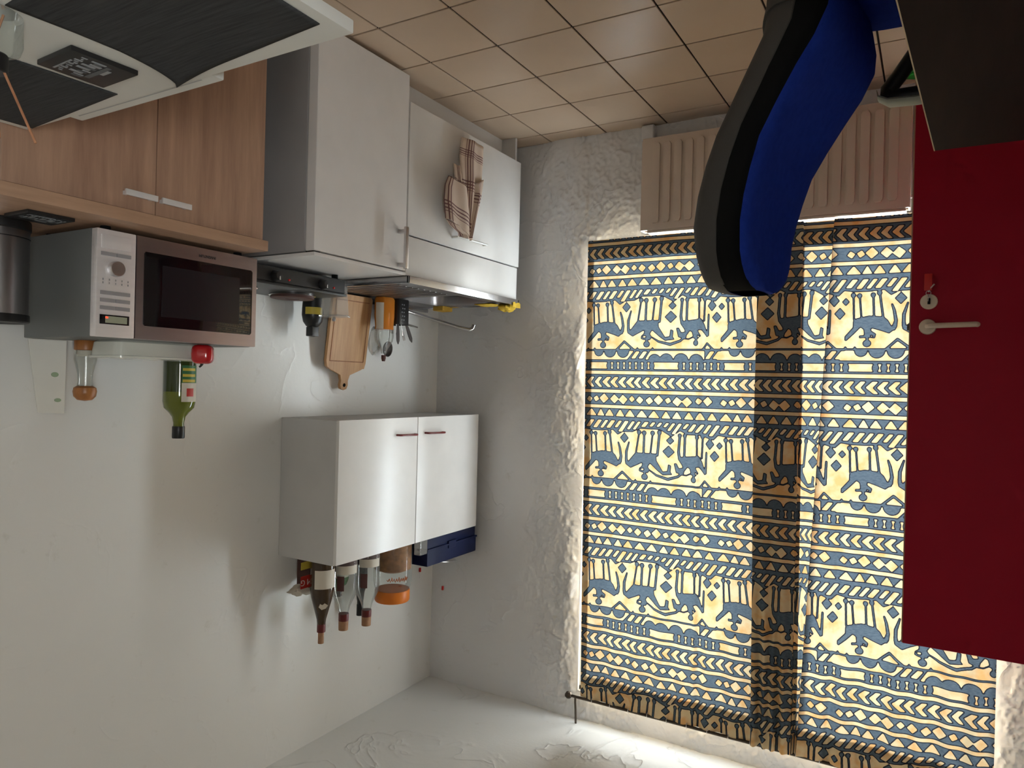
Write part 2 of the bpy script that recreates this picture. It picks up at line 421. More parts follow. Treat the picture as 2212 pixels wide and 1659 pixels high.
# hand-trowelled skin on the window wall beside and under the window: real relief, strongest by the opening
def relief(step, seed):
    nu, nv = int((XK - XL) / step) + 1, int(ZC / step) + 1
    X = np.linspace(XL, XK, nu); Z = np.linspace(0.0, ZC, nv)
    xx, zz = np.meshgrid(X, Z, indexing='ij')
    sh, w_, h_ = (nu, nv), XK - XL, ZC
    a = fbm(sh, (w_ * 5, h_ * 3.2), 5, seed); b = fbm(sh, (w_ * 11, h_ * 6), 4, seed + 20); c = fbm(sh, (w_ * 70, h_ * 70), 2, seed + 40)
    ter = lambda q, n: (np.floor(q * n) + np.clip((q * n) % 1.0 * 7, 0, 1)) / n
    w = np.where(xx > WX1, np.clip(1.1 - (xx - WX1) / 0.40 + np.clip(.6 - zz, 0, .5), 0.08, 1.0), np.where(xx < WX0, np.clip(1.0 - (WX0 - xx) / 0.6, 0.2, 1.0), np.where(zz > 1.5, 0.8, np.clip(.95 - (WX1 - xx) * 1.2, .35, .8))))
    h = (ter(a, 11) - .5) * 0.045 * w + (ter(b + .25 * a, 7) - .6) * 0.034 * w * w + (c - .5) * 0.0055 * w + (a - .5) * 0.006
    lip = lambda q, n, k: np.exp(-(((q * n) % 1.0 - k) / 0.07) ** 2)
    h = h + (lip(a, 11, .16) * 0.0050 + lip(b + .25 * a, 7, .16) * 0.0045) * np.sqrt(w) * np.clip(.25 + w, 0, 1)
    e = np.clip(0.006 + h, 0.001, 0.028)
    gap = np.maximum(np.maximum(xx - WX1, WX0 - xx), np.maximum(zz - WZ1, WZ0 - zz)); e = 0.003 + (e - 0.003) * np.clip(gap / 0.05, 0.1, 1)
    V = np.stack([xx, YW - e, zz], -1).reshape(-1, 3)
    i = (np.arange(nu - 1)[:, None] * nv + np.arange(nv - 1)[None, :])
    keep = ~((X[:-1, None] > WX0 - step) & (X[1:, None] < WX1 + step) & (Z[None, :-1] > WZ0 - step) & (Z[None, 1:] < WZ1 + step))
    i = i[keep]; q = np.stack([i, i + nv, i + nv + 1, i + 1], -1)
    me = bpy.data.meshes.new('plaster_skin'); me.from_pydata((V - np.array(ww.location)).tolist(), [], q.tolist())
    for p in me.polygons: p.use_smooth = True
    me.materials.append(MATS['plaster_window'])
    o = bpy.data.objects.new('plaster_skin', me); COL.objects.link(o); o.parent = ww
relief(0.0072, 3)

# plastered-over pipe stub by the radiator
struct('trim_1', MB().box(-0.605, -0.535, YW - .05, YW + .01, 0.004, 0.085, 0.014, 3), 'plaster_window')

def window(name, x0, x1, y, z0, z1, n, pane='pane_glass'):
    mb = MB(); f = 0.022
    mb.box(x0, x1, y, y + .06, z0, z0 + f).box(x0, x1, y, y + .06, z1 - f, z1)
    mb.box(x0, x0 + f, y, y + .06, z0, z1).box(x1 - f, x1, y, y + .06, z0, z1)
    for k in range(1, n):
        xm = x0 + (x1 - x0) * k / n; mb.box(xm - .04, xm + .04, y, y + .06, z0, z1)
    w = struct(name, mb, 'white_frame')
    for k in range(n):
        a, b = x0 + (x1 - x0) * k / n + .04, x0 + (x1 - x0) * (k + 1) / n - .04
        obj('pane', MB().box(a, b, y + .025, y + .031, z0 + f, z1 - f), pane, w)
    return w
w1 = window('window_1', WX0, WX1, YW + .020, WZ0, WZ1, 2)
obj('window_sill', MB().box(WX0, WX1, YW - .015, YW + .04, WZ0 - .03, WZ0, 0.004), 'white_frame', w1)
mb = MB(); f = .055; xw = XL - .14
mb.box(xw, xw + .06, RY0, RY1, RZ0, RZ0 + f).box(xw, xw + .06, RY0, RY1, RZ1 - f, RZ1).box(xw, xw + .06, RY0, RY0 + f, RZ0, RZ1).box(xw, xw + .06, RY1 - f, RY1, RZ0, RZ1).box(xw, xw + .06, (RY0 + RY1) / 2 - .04, (RY0 + RY1) / 2 + .04, RZ0, RZ1)
w2 = struct('fill_window', mb, 'white_frame')  # unseen window, added for side light the main window doesn't give
for a, b in ((RY0 + f, (RY0 + RY1) / 2 - .04), ((RY0 + RY1) / 2 + .04, RY1 - f)): obj('pane', MB().box(xw + .025, xw + .031, a, b, RZ0 + f, RZ1 - f), 'fill_pane', w2)
# frame of the red door on the left wall
dfm = MB()
for y in (0.02, 0.93): dfm.box(XL, XL + .03, y - .035, y + .035, 0, 2.31)
dfm.box(XL, XL + .03, -.015, .965, 2.26, 2.33)
struct('trim_2', dfm, 'white_frame')

# ================================================================== RADIATOR
rd = thing('radiator', 'cream beige panel radiator with vertical ribs under the window', 'radiator', (-1.16, 1.36, 0.095))
RXa, RXb, RZa, RZb = -1.755, -0.570, 0.097, 0.560
obj('panel', MB().box(RXa, RXb, 1.346, 1.362, RZa, RZb, 0.006, 2), 'radiator', rd)
obj('rear_panel', MB().box(RXa, RXb, 1.405, 1.42, RZa, RZb, 0.004, 1), 'radiator', rd)
k = 0
while -0.618 - 0.0551 * k > RXa + 0.02:
    xc = -0.618 - 0.0551 * k + 0.0275 - .0275; k += 1
    if xc - 0.04 < RXa: break
    o = obj('rib', MB().prism([(xc - .046, RZa + .045), (xc - .039, RZa + .033), (xc - .016, RZa + .033), (xc - .009, RZa + .045), (xc - .009, RZb - .045), (xc - .016, RZb - .033), (xc - .039, RZb - .033), (xc - .046, RZb - .045)], 'y', 1.336, 1.350, 0.0035), 'radiator', rd)
obj('top_grille', MB().box(RXa + .01, RXb - .03, 1.352, 1.418, RZb, RZb + .012, 0.003, 1), 'radiator', rd)
obj('side_panel', MB().box(RXa - .004, RXa + .004, 1.35, 1.42, RZa + .01, RZb, 0.002, 1), 'radiator', rd)
obj('side_panel', MB().box(RXb - .004, RXb + .004, 1.35, 1.42, RZa + .01, RZb, 0.002, 1), 'radiator', rd)
obj('pipe', MB().tube([(-1.785, 1.41, 0.0), (-1.785, 1.41, 0.47), (-1.765, 1.395, 0.505), (-1.752, 1.39, 0.51)], 0.008), 'white_frame', rd)
obj('valve', MB().lathe([(0.010, 0), (0.016, 0.004), (0.018, 0.03), (0.014, 0.05)], (-1.785, 1.405, 0.495)), 'bronze', rd)
for x in (-1.60, -.78):
    obj('bracket', MB().box(x, x + .03, 1.415, YW - .008, .15, .50), 'radiator', rd)
shelf = MB().box(-1.79, -0.555, 1.422, YW - .018, 0.566, 0.585, .003)
obj('ledge', shelf, 'white_frame', rd)

# ================================================================== CURTAIN PRINT (one repeat of the cloth, drawn as vector shapes)
PX, PY, SS = 1840, 1810, 2
NW, NH = PX // SS, PY // SS
PR = np.zeros((NH, NW), np.float32)
YY, XX = np.mgrid[0:NH, 0:NW].astype(np.float32) * SS + SS / 2
def stamp(mask_fn, x0, x1, val, y0=0, y1=PY):
    """evaluate a shape on a window that wraps horizontally"""
    for sh in (-PX, 0, PX):
        a, b = int(max(0, (x0 + sh) // SS)), int(min(NW, (x1 + sh) // SS + 2))
        c, d = int(max(0, y0 // SS)), int(min(NH, y1 // SS + 2))
        if a >= b or c >= d: continue
        sub = mask_fn(XX[c:d, a:b] - sh, YY[c:d, a:b]); PR[c:d, a:b][sub] = val
def poly(pts, val=1):
    p = np.array(pts, float)
    def f(x, y):
        ins = np.zeros(x.shape, bool); n = len(p)
        for i in range(n):
            xa, ya = p[i]; xb, yb = p[(i + 1) % n]
            if ya == yb: continue
            c = ((ya > y) != (yb > y)) & (x < (xb - xa) * (y - ya) / (yb - ya) + xa); ins ^= c
        return ins
    stamp(f, p[:, 0].min(), p[:, 0].max(), val, p[:, 1].min(), p[:, 1].max())
def disc(cx, cy, rx, ry=None, val=1, clip=None):
    ry = ry or rx
    def f(x, y):
        m = ((x - cx) / rx) ** 2 + ((y - cy) / ry) ** 2 < 1
        return m & clip(x, y) if clip else m
    stamp(f, cx - rx, cx + rx, val, cy - ry, cy + ry)
def stroke(pts, w, val=1):
    ws = w if isinstance(w, (list, tuple)) else [w] * len(pts)
    for (a, b, wa, wb) in zip(pts, pts[1:], ws, ws[1:]):
        ax, ay = a; bx, by = b; L2 = (bx - ax) ** 2 + (by - ay) ** 2 + 1e-6
        def f(x, y):
            t = np.clip(((x - ax) * (bx - ax) + (y - ay) * (by - ay)) / L2, 0, 1)
            return np.hypot(x - ax - t * (bx - ax), y - ay - t * (by - ay)) < (wa + (wb - wa) * t) / 2
        m = max(wa, wb)
        stamp(f, min(ax, bx) - m, max(ax, bx) + m, val, min(ay, by) - m, max(ay, by) + m)
def band(y0, y1, val=1): stamp(lambda x, y: (y >= y0) & (y < y1), 0, PX - 1, val, y0, y1)
rg = random.Random(11)
# hatched band with a wavy lower rim
LOWX = [0, 100, 250, 410, 480, 560, 700, 800, 1080, 1240, 1350, 1450, 1600, 1780, 1840]
LOWY = [180, 196, 196, 180, 245, 200, 195, 145, 142, 232, 146, 195, 190, 245, 180]
low = lambda x: np.interp(x % PX, LOWX, LOWY)
stamp(lambda x, y: (y >= 0) & (y < low(x)), 0, PX - 1, 1, 0, 240)
x = 20
while x < PX - 40:
    w = rg.choice([42, 46, 52, 60]); b = float(low(x - 25)) - 38
    poly([(x + 62, 46), (x + 62 + w, 46), (x + w - (b - 130) * .55, b), (x - (b - 130) * .55, b)], 0); x += w + rg.choice([40, 46, 52])
def legs(L, r=30):
    for (x0, y0, x1, y1, w) in L:
        stroke([(x0, y0), (x1, y1)], w); disc(x0 - 2, y0, r, r + 2)
# first beast with rider
legs([(95, 232, 105, 520, 24), (160, 240, 182, 500, 24), (300, 234, 312, 490, 26), (365, 212, 405, 500, 28)], 29)
poly([(95, 540), (130, 505), (260, 474), (410, 488), (455, 530), (492, 600), (490, 645), (520, 600), (552, 560), (548, 620), (470, 690), (395, 660), (290, 625), (286, 652), (340, 690), (326, 745), (255, 735), (160, 742), (160, 708), (212, 704), (206, 640), (176, 614), (110, 690), (30, 775), (10, 770), (10, 720), (95, 610)])
stroke([(512, 630), (535, 540), (515, 420), (492, 348)], [52, 40, 34, 24]); poly([(225, 700), (268, 700), (262, 770), (232, 770)]); disc(245, 802, 46, 44)
poly([(285, 705), (310, 722), (280, 726)], 0)
# second beast
legs([(795, 190, 752, 480, 26), (866, 196, 858, 500, 32), (982, 192, 952, 490, 26), (1076, 180, 1050, 490, 36)], 32)
poly([(745, 470), (1035, 468), (1040, 560), (1130, 700), (1188, 690), (1200, 596), (1242, 612), (1236, 700), (1262, 735), (1130, 752), (1055, 700), (950, 608), (922, 655), (948, 695), (925, 740), (840, 738), (795, 722), (800, 680), (835, 650), (842, 606), (678, 690), (600, 640), (590, 560), (612, 440), (640, 600), (720, 500)])
stroke([(612, 600), (612, 470), (650, 335)], [40, 40, 24]); disc(878, 795, 46, 44); poly([(860, 700), (900, 700), (895, 770), (862, 770)])
poly([(822, 690), (862, 680), (862, 706), (826, 706)], 0)
stroke([(930, 690), (1040, 760), (1200, 800), (1330, 755), (1400, 695)], [18, 32, 42, 36, 28])
# third beast
legs([(1350, 205, 1335, 430, 34), (1415, 205, 1410, 490, 32), (1574, 218, 1576, 480, 24), (1640, 205, 1632, 490, 26)], 27)
stroke([(1335, 420), (1350, 520), (1390, 580)], 38)
poly([(1345, 490), (1600, 458), (1640, 540), (1690, 690), (1672, 710), (1600, 610), (1565, 618), (1600, 690), (1562, 735), (1500, 720), (1480, 640), (1455, 622), (1385, 725), (1305, 705), (1275, 580), (1312, 575), (1345, 640), (1390, 630)])
stroke([(1655, 640), (1685, 680), (1692, 410)], [36, 34, 28]); disc(1535, 782, 37, 40); poly([(1515, 700), (1555, 700), (1550, 760), (1520, 760)])
poly([(1560, 675), (1582, 700), (1562, 712)], 0)
stroke([(1390, 725), (1440, 730), (1500, 700)], 20)
def dia(cx, cy, rx, ry, val=1, j=0):
    poly([(cx + j, cy - ry), (cx + rx, cy + j), (cx - j, cy + ry), (cx - rx, cy - j)], val)
dia(580, 280, 66, 76); dia(1224, 280, 58, 58); dia(1204, 430, 86, 86); dia(1735, 296, 60, 78); dia(1857, 310, 43, 52); dia(1797, 450, 62, 76)
# base line, tents, scallops
band(858, 886)
stroke([(440, 872), (555, 755), (690, 866)], 34); stroke([(1618, 872), (1675, 785), (1755, 866)], 28)
for bx in (120, 750, 960, 1862): disc(bx, 856, 14, 22)
for cx, rr in ((185, 72), (350, 88), (540, 92)): disc(cx, 884, rr, rr + 6, 1, lambda x, y: y > 870)
poly([(700, 886), (930, 886), (860, 1005), (600, 1005)]); poly([(1640, 886), (1860, 886), (1800, 1010), (1640, 1010)])
for x0 in (700, 805, 1690, 1790): poly([(x0 + 30, 895), (x0 + 86, 895), (x0 + 20, 993), (x0 - 42, 993)], 0)
for cx, rr in ((990, 88), (1150, 95), (1345, 98), (1540, 90)): disc(cx, 1015, rr, rr, 1, lambda x, y: y < 1030)
band(1004, 1044)
# discs and oblongs
for k in range(8): disc(338 + 88 * k, 1090, 38, 54, 1, lambda x, y: (y > 1040) & (y < 1140))
for k in range(7): disc(1342 + 88 * k, 1090, 38, 54, 1, lambda x, y: (y > 1040) & (y < 1140))
band(1134, 1166)
# chevrons
band(1210, 1428)
for k in range(16):
    x0 = 12 + 115 * k; s = rg.uniform(.95, 1.15)
    poly([(x0, 1322), (x0 + 66 * s, 1250), (x0 + 122 * s, 1250), (x0 + 66 * s, 1324), (x0 + 126 * s, 1394), (x0 + 78 * s, 1394)], 0)
# small diamonds
band(1472, 1644)
x = 60
while x < PX - 30:
    s = rg.choice([44, 54, 64, 68, 70]); dia(x, 1558 + rg.uniform(-8, 8), s, s * 1.02, 0, rg.uniform(-8, 10)); x += s * 1.25 + rg.choice([46, 58, 66])
# triangles
band(1686, PY)
x = 10
while x < PX - 60:
    w = rg.choice([110, 130, 150, 160]); poly([(x, 1796), (x + w * .45, 1704), (x + w * .55, 1704), (x + w, 1796)], 0); x += w + rg.choice([6, 14, 24])
def blur(a, r):
    for ax in (0, 1):
        acc = np.zeros_like(a)
        for k in range(-r, r + 1): acc += np.roll(a, k, ax)
        a = acc / (2 * r + 1)
    return a
PB = blur(blur(PR, 3), 3)
def sample_print(s, z):
    """s metres along the cloth, z height -> ink field 0..1"""
    zx = (95 + (s - 0.309) / 0.695 * PX) % PX / SS; zy = (1320 + (z - 1.323) / 0.668 * PY) % PY / SS
    xi = np.floor(zx).astype(int); yi = np.floor(zy).astype(int); fx = zx - xi; fy = zy - yi
    x1, y1 = (xi + 1) % NW, (yi + 1) % NH; xi %= NW; yi %= NH
    return (PB[yi, xi] * (1 - fx) + PB[yi, x1] * fx) * (1 - fy) + (PB[y1, xi] * (1 - fx) + PB[y1, x1] * fx) * fy

def cloth_material():
    m, t, n, l = nt('curtain_cloth'); out = n['Material Output']; n.remove(n['Principled BSDF'])
    at = n.new('ShaderNodeAttribute'); at.attribute_name = 'ink'
    tc = n.new('ShaderNodeTexCoord')
    no = n.new('ShaderNodeTexNoise'); no.inputs['Scale'].default_value = 16; no.inputs['Detail'].default_value = 3
    l.new(tc.outputs['Object'], no.inputs[0])
    mpw = n.new('ShaderNodeMapping'); mpw.inputs['Scale'].default_value = (1, 1, 6); l.new(tc.outputs['Object'], mpw.inputs[0])
    wv = n.new('ShaderNodeTexNoise'); wv.inputs['Scale'].default_value = 70; wv.inputs['Detail'].default_value = 4; l.new(mpw.outputs[0], wv.inputs[0])
    def ramp(src, p0, p1, c0, c1):
        r = n.new('ShaderNodeValToRGB'); e = r.color_ramp.elements
        e[0].position, e[1].position = p0, p1; e[0].color, e[1].color = (*c0, 1), (*c1, 1); l.new(src, r.inputs[0]); return r
    light = ramp(no.outputs[0], 0.42, 0.66, (0.88, 0.70, 0.43), (0.86, 0.50, 0.20))
    dark = ramp(wv.outputs[0], 0.3, 0.7, (0.078, 0.112, 0.150), (0.145, 0.185, 0.225))
    e1 = ramp(at.outputs['Fac'], 0.44, 0.49, (0, 0, 0), (1, 1, 1)); e2 = ramp(at.outputs['Fac'], 0.90, 0.96, (0, 0, 0), (1, 1, 1))
    m1 = n.new('ShaderNodeMix'); m1.data_type = 'RGBA'; m1.inputs[6].default_value = (0.028, 0.032, 0.045, 1)
    l.new(e2.outputs[0], m1.inputs[0]); l.new(dark.outputs[0], m1.inputs[7])
    m2 = n.new('ShaderNodeMix'); m2.data_type = 'RGBA'; l.new(e1.outputs[0], m2.inputs[0]); l.new(light.outputs[0], m2.inputs[6]); l.new(m1.outputs[2], m2.inputs[7])
    d = n.new('ShaderNodeBsdfDiffuse'); tr = n.new('ShaderNodeBsdfTranslucent'); mx = n.new('ShaderNodeMixShader'); mx.inputs[0].default_value = 0.068
    l.new(m2.outputs[2], d.inputs[0]); l.new(m2.outputs[2], tr.inputs[0]); l.new(d.outputs[0], mx.inputs[1]); l.new(tr.outputs[0], mx.inputs[2])
    l.new(mx.outputs[0], out.inputs[0]); MATS['curtain_cloth'] = m
cloth_material()
CZ0, CZ1 = 0.582, 2.985
STEP = 0.0036
def cloth(name, cols, zlo, zhi, parent, dy=0.0, dscale=1.0):
    """cols(z array, n) -> x(n,nz), y(n,nz), s(n,nz)"""
    nz = int((zhi - zlo) / STEP) + 1; Z = np.linspace(zlo, zhi, nz)
    x, y, s = cols(Z)
    nu = x.shape[0]; zz = np.broadcast_to(Z, x.shape) + 0.0
    V = np.stack([x, y + dy, zz], -1).reshape(-1, 3) - np.array(parent.location)
    me = np_mesh(name, V, nu, nz, 'curtain_cloth')
    ink = sample_print(s, zz).astype(np.float32).ravel()
    at = me.attributes.new('ink', 'FLOAT', 'POINT'); at.data.foreach_set('value', ink)
    o = bpy.data.objects.new(name, me); COL.objects.link(o); o.parent = parent
    return o
YC = 1.374
def wav(q, z, amp, f, ph): return amp * np.sin(q * f + ph + 0.5 * np.sin(z * 2.1 + ph))
def left_cols(Z):
    q = np.linspace(0, 1.075, int(1.075 / STEP) + 1)[:, None]; z = Z[None, :]
    top = np.clip((z - 2.0) / 1.0, 0, 1)
    x = -(0.268 + 0.018 * np.clip((z - 0.58) / 2.4, 0, 1)) - q * 1.0
    y = YC + wav(q, z, 0.004, 11, 0.3) + top * wav(q, z, 0.0075, 52, 1.0) + 0.25 * wav(q, z, 0.0075, 33, 2.0) - 0.010 * np.exp(-((q - 0.60) / 0.012) ** 2) + 0.008 * np.exp(-((q - 0.625) / 0.02) ** 2)
    y = y + 0.002 * np.sin(z * 3 + q * 4)
    s = 0.268 + q + 0 * z
    return x + 0 * y, y, s
cl = thing('curtain', 'printed blue and cream curtain panel covering the window side nearest the wall cabinet', 'curtain', (-0.80, YC, CZ0), group=None)
cloth('cloth', left_cols, CZ0, CZ1, cl)
def sub(f, a, b):
    def g(Z):
        x, y, s = f(Z); return x[a:b], y[a:b], s[a:b] + 0.31
    return g
cloth('hem', sub(left_cols, 0, 400), CZ0, 0.683, cl, 0.004)
cloth('heading', sub(left_cols, 0, 400), 2.868, CZ1, cl, 0.004)
cloth('side_hem', sub(left_cols, 0, 11), 0.684, 2.867, cl, 0.003)

# right panel: leading strip lies over the left one, then a fold, then a pleat that narrows towards the top
def right_cols(Z):
    z = Z[None, :]; t = np.clip((z - CZ0) / (CZ1 - CZ0), 0, 1); top = np.clip((z - 1.7) / 1.2, 0, 1)
    # piecewise path: list of (segment length samples, x start, x end, y start, y end, s start, s end)
    xa = -1.146 - 0.02 * top; xb = -1.340 + 0 * t; xp = -1.468 + 0.105 * t; xe = -2.103 + 0 * t
    segs = []
    def seg(n, x0, x1, y0, y1, s0, s1, wob=0.0, fr=60):
        k = np.linspace(0, 1, n)[:, None]
        x = x0 + (x1 - x0) * k + 0 * z; y = y0 + (y1 - y0) * k + 0 * z; s = s0 + (s1 - s0) * k + 0 * z
        y = y + wob * np.sin(k * fr + 3 * np.sin(z * 1.3)) * (0.25 + top)
        segs.append((x, y, s))
    off = 1.0 * 0.695
    sS2 = 0.309 + (1212 - 95) / PX * 0.695 - (1.20 - 1.146)      # double diamond near x = -1.20
    seg(58, xa, xb, YC - .030, YC - .030, sS2, sS2 + 0.20, 0.006, 15)
    seg(5, xb, xb + .02, YC - .026, YC - .018, sS2 + .20, sS2 + .22)
    sS3 = 0.309 + (985 - 95) / PX * 0.695 - 0.01
    seg(8, xb + .02, xb, YC - .016, YC - .006, sS3 - 0.03, sS3)
    seg(46, xb, xp - .012, YC - .004, YC + .004, sS3, sS3 + 0.14, 0.005, 13)
    sS4 = 0.309 + (1790 - 95) / PX * 0.695 - (1.496 - 1.455)
    seg(10, xp - .012, xp, YC + .002, YC - .030, sS4 - 0.05, sS4)
    n4 = 185
    k = np.linspace(0, 1, n4)[:, None]
    x = xp + (xe - xp) * k; xx_ = x
    y = YC - .030 + 0.022 * np.clip(k * 6, 0, 1) + 0.006 * np.sin(k * 19 + 1.5 * np.sin(z)) * (0.3 + top) + 0.008 * np.sin(k * 47 + 0.6 * np.sin(2 * z)) * top + 0.01 * np.exp(-((k - 0.16) / 0.02) ** 2) * top
    s = sS4 + (-1.455 - x) 
    segs.append((x + 0 * y, y, s + 0 * y))
    X = np.concatenate([a[0] for a in segs]); Y = np.concatenate([a[1] for a in segs]); S = np.concatenate([a[2] for a in segs])
    # bunched gathers in the overlap towards the rod
    g = np.clip((z - 2.0) / 0.9, 0, 1) * np.exp(-((X + 1.25) / 0.10) ** 2)
    Y = Y - g * 0.014 * np.sin((X + 1.15) * 150 + 2 * z)
    return X, Y, S
cr = thing('curtain', 'printed blue and cream curtain panel half hidden behind the open red door', 'curtain', (-1.65, YC, CZ0))
cloth('cloth', right_cols, CZ0, CZ1, cr)
cloth('hem', sub(right_cols, 0, 330), CZ0, 0.690, cr, 0.004)
cloth('heading', sub(right_cols, 0, 330), 2.868, CZ1, cr, 0.004)
# inner turned-back layer behind the leading strip keeps the overlap dark
cloth('lining', sub(right_cols, 0, 60), 0.692, 2.866, cr, 0.010)

rod = thing('curtain_rod', 'thin dark bronze curtain rod with ball finial under the ceiling', 'curtain rod', (-1.2, YC, 2.97))
obj('pole', MB().tube([(-0.24, YC, 2.99), (-2.16, YC, 2.99)], 0.0075, 12), 'bronze', rod)
for x in (-0.222, -2.178): obj('finial', MB().lathe([(0.0, -.02), (.012, -.016), (.020, -.004), (.020, .006), (.012, .016), (0.0, .02)], (x, YC, 2.99), 16), 'bronze', rod)
for x in (-0.262, -2.13):
    obj('bracket', MB().tube([(x, YC, 2.99), (x, YC, 3.02), (x, YC + .006, 3.06), (x, YC + .012, ZC)], 0.006, 8), 'bronze', rod)
for k in range(18):
    x = -0.36 - k * 0.1
    obj('ring', MB().lathe([(0.011, -.0015), (0.0135, -.0015), (0.0135, .0015), (0.011, .0015), (0.011, -.0015)], (x, YC, 2.987), 14, 'x', cap=False), 'satin_chrome', rod)

# ================================================================== RED DOOR
dr = thing('door', 'dark red painted door standing open in front of the curtain', 'door', (-2.2, .92, .01))
obj('leaf', MB().box(-2.63, -1.783, .90, .94, .01, 2.256, .002, 1), 'red_paint', dr)
obj('edge_lipping', MB().box(-1.783, -1.779, .902, .938, .01, 2.254), 'wood_top', dr)
hd = obj('handle', MB().lathe([(0.028, .900), (0.0275, .893), (0.025, .890), (0.012, .889)], (-1.838, 0, 1.101), 24, 'y').tube([(-1.838, .892, 1.101), (-1.838, .862, 1.101), (-1.845, .850, 1.101), (-1.865, .846, 1.101), (-1.96, .846, 1.099), (-1.982, .850, 1.098), (-1.988, .862, 1.098)], 0.0095, 12), 'cream_plastic', dr)
obj('keyhole_rose', MB().lathe([(0.028, .900), (0.0275, .895), (0.025, .893), (0.004, .893)], (-1.840, 0, 1.010), 24, 'y'), 'cream_plastic', dr)
obj('keyhole', MB().box(-1.8445, -1.8355, .8915, .8935, .998, 1.020, .002), 'black_matte', dr)
obj('latch', MB().box(-1.782, -1.772, .912, .928, 1.088, 1.112, .001), 'bronze', dr)
obj('hinge', MB().tube([(-2.635, .92, .25), (-2.635, .92, .35)], .008).tube([(-2.635, .92, 1.9), (-2.635, .92, 2.0)], .008), 'satin_chrome', dr)
ky = thing('key', 'small key with red plastic tag hanging in the red door keyhole', 'key', (-1.84, .885, .90))
obj('bow', MB().lathe([(.008, -.001), (.012, -.001), (.012, .001), (.008, .001), (.008, -.001)], (-1.838, .880, .998), 14, 'x', cap=False).tube([(-1.838, .898, 1.008), (-1.838, .884, 1.006)], .003), 'satin_chrome', ky)
obj('split_ring', MB().lathe([(.007, -.0008), (.0085, -.0008), (.0085, .0008), (.007, .0008), (.007, -.0008)], (-1.838, .879, .981), 14, 'y', cap=False), 'satin_chrome', ky)
obj('key_tag', MB().box(-1.849, -1.824, .874, .881, .912, .972, .002), 'red_tag', ky)
obj('spare_key', MB().tube([(-1.838, .878, .978), (-1.846, .876, .962), (-1.856, .876, .95)], .0028, 6), 'satin_chrome', ky)

# ================================================================== FRIDGE
fx = 0.123
fr = thing('fridge', 'small white under-counter fridge with upright handle carrying the double hot plate', 'fridge', (0.43, .08, 0))
FY0, FY1 = -0.182, 0.350
obj('body', MB().box(fx + .058, .735, FY0 + .004, FY1 - .004, .03, .868, .004), 'enamel_shaded', fr)
obj('top_plate', MB().box(fx - .003, .738, FY0 - .003, FY1, .874, .888, .003), 'enamel', fr)
fd = obj('door', MB().box(fx, fx + .047, FY0, FY1, .022, .868, .006, 3), 'enamel', fr)
obj('gasket', MB().box(fx + .047, fx + .060, FY0 + .008, FY1 - .008, .035, .860), 'gasket', fr)
obj('handle', MB().box(fx - .046, fx - .034, .292, .312, .690, .868, .003).box(fx - .04, fx + .002, .295, .309, .700, .716, .002).box(fx - .04, fx + .002, .295, .309, .842, .858, .002), 'satin_chrome', fd)
obj('hinge_cap', MB().box(fx + .01, fx + .05, FY0 + .004, FY0 + .04, .866, .876, .002), 'black_plastic', fr)
for y in (FY0 + .05, FY1 - .05):
    for x in (.24, .68): obj('foot', MB().lathe([(.018, 0), (.018, .008), (.010, .010), (.010, .032)], (x, y, 0), 12), 'black_plastic', fr)

# ================================================================== SINK UNIT
su = thing('sink_cabinet', 'white sink base cabinet with wide door and checked towel on its handle', 'cabinet', (0.43, .84, 0))
SY0, SY1 = 0.356, 1.318
obj('carcass', MB().box(fx + .020, .735, SY0 + .004, SY0 + .02, .13, .888).box(fx + .020, .735, SY1 - .022, SY1 - .004, .0, .888).box(fx + .022, .735, SY0 + .004, SY1 - .004, .13, .146).box(.725, .735, SY0 + .02, SY1 - .022, .13, .888), 'laminate_side', su)
sd = obj('door', MB().box(fx - .002, fx + .018, SY0, SY1 + .006, .134, .706, .0025), 'laminate', su)
obj('door_handle', MB().tube([(fx, .690, .659), (fx - .030, .695, .658), (fx - .034, .72, .657), (fx - .034, .93, .652), (fx - .03, .955, .650), (fx, .96, .649)], .0055, 8), 'white_plastic', sd)
obj('drawer_front', MB().box(fx + .004, fx + .020, SY0, SY1, .712, .884, .0025), 'laminate', su)
obj('plinth', MB().box(.230, .246, SY0, SY1 - .02, .0, .13), 'laminate', su)
obj('side_foot', MB().box(fx + .03, fx + .05, SY1 - .020, SY1 + .004, 0, .13), 'laminate', su)

sk = thing('sink', 'stainless steel sink top with drainer and bowl next to the window wall', 'sink', (0.43, .84, .885))
SZ = .918
KX0, KX1, KY0, KY1 = fx - .012, .742, SY0 + .002, SY1 + .002
BX0, BX1, BY0, BY1 = .20, .60, .86, 1.24        # bowl
mb = MB()
mb.box(KX0, KX0 + .012, KY0, KY1, .886, SZ, .003).box(KX0, KX1, KY0, KY0 + .012, .886, SZ, .003).box(KX0, KX1, KY1 - .012, KY1, .886, SZ, .003)
obj('rim', mb, 'steel', sk)
mb = MB(); zt = SZ - .006
mb.box(KX0 + .01, BX0, KY0 + .01, KY1 - .01, zt - .004, zt).box(BX1, KX1, KY0 + .01, KY1 - .01, zt - .004, zt).box(BX0, BX1, KY0 + .01, BY0, zt - .004, zt).box(BX0, BX1, BY1, KY1 - .01, zt - .004, zt)
obj('top_sheet', mb, 'steel_dark', sk)
rings = []
for z, ins in ((zt, 0), (zt - .015, .008), (zt - .12, .016), (zt - .14, .035)):
    ring = []
    for k in range(32):
        a = 2 * PI * k / 32; c, s = math.cos(a), math.sin(a); e = .35
        ring.append(((BX0 + BX1) / 2 + ((BX1 - BX0) / 2 - ins) * math.copysign(abs(c) ** e, c), (BY0 + BY1) / 2 + ((BY1 - BY0) / 2 - ins) * math.copysign(abs(s) ** e, s), z))
    rings.append(ring)
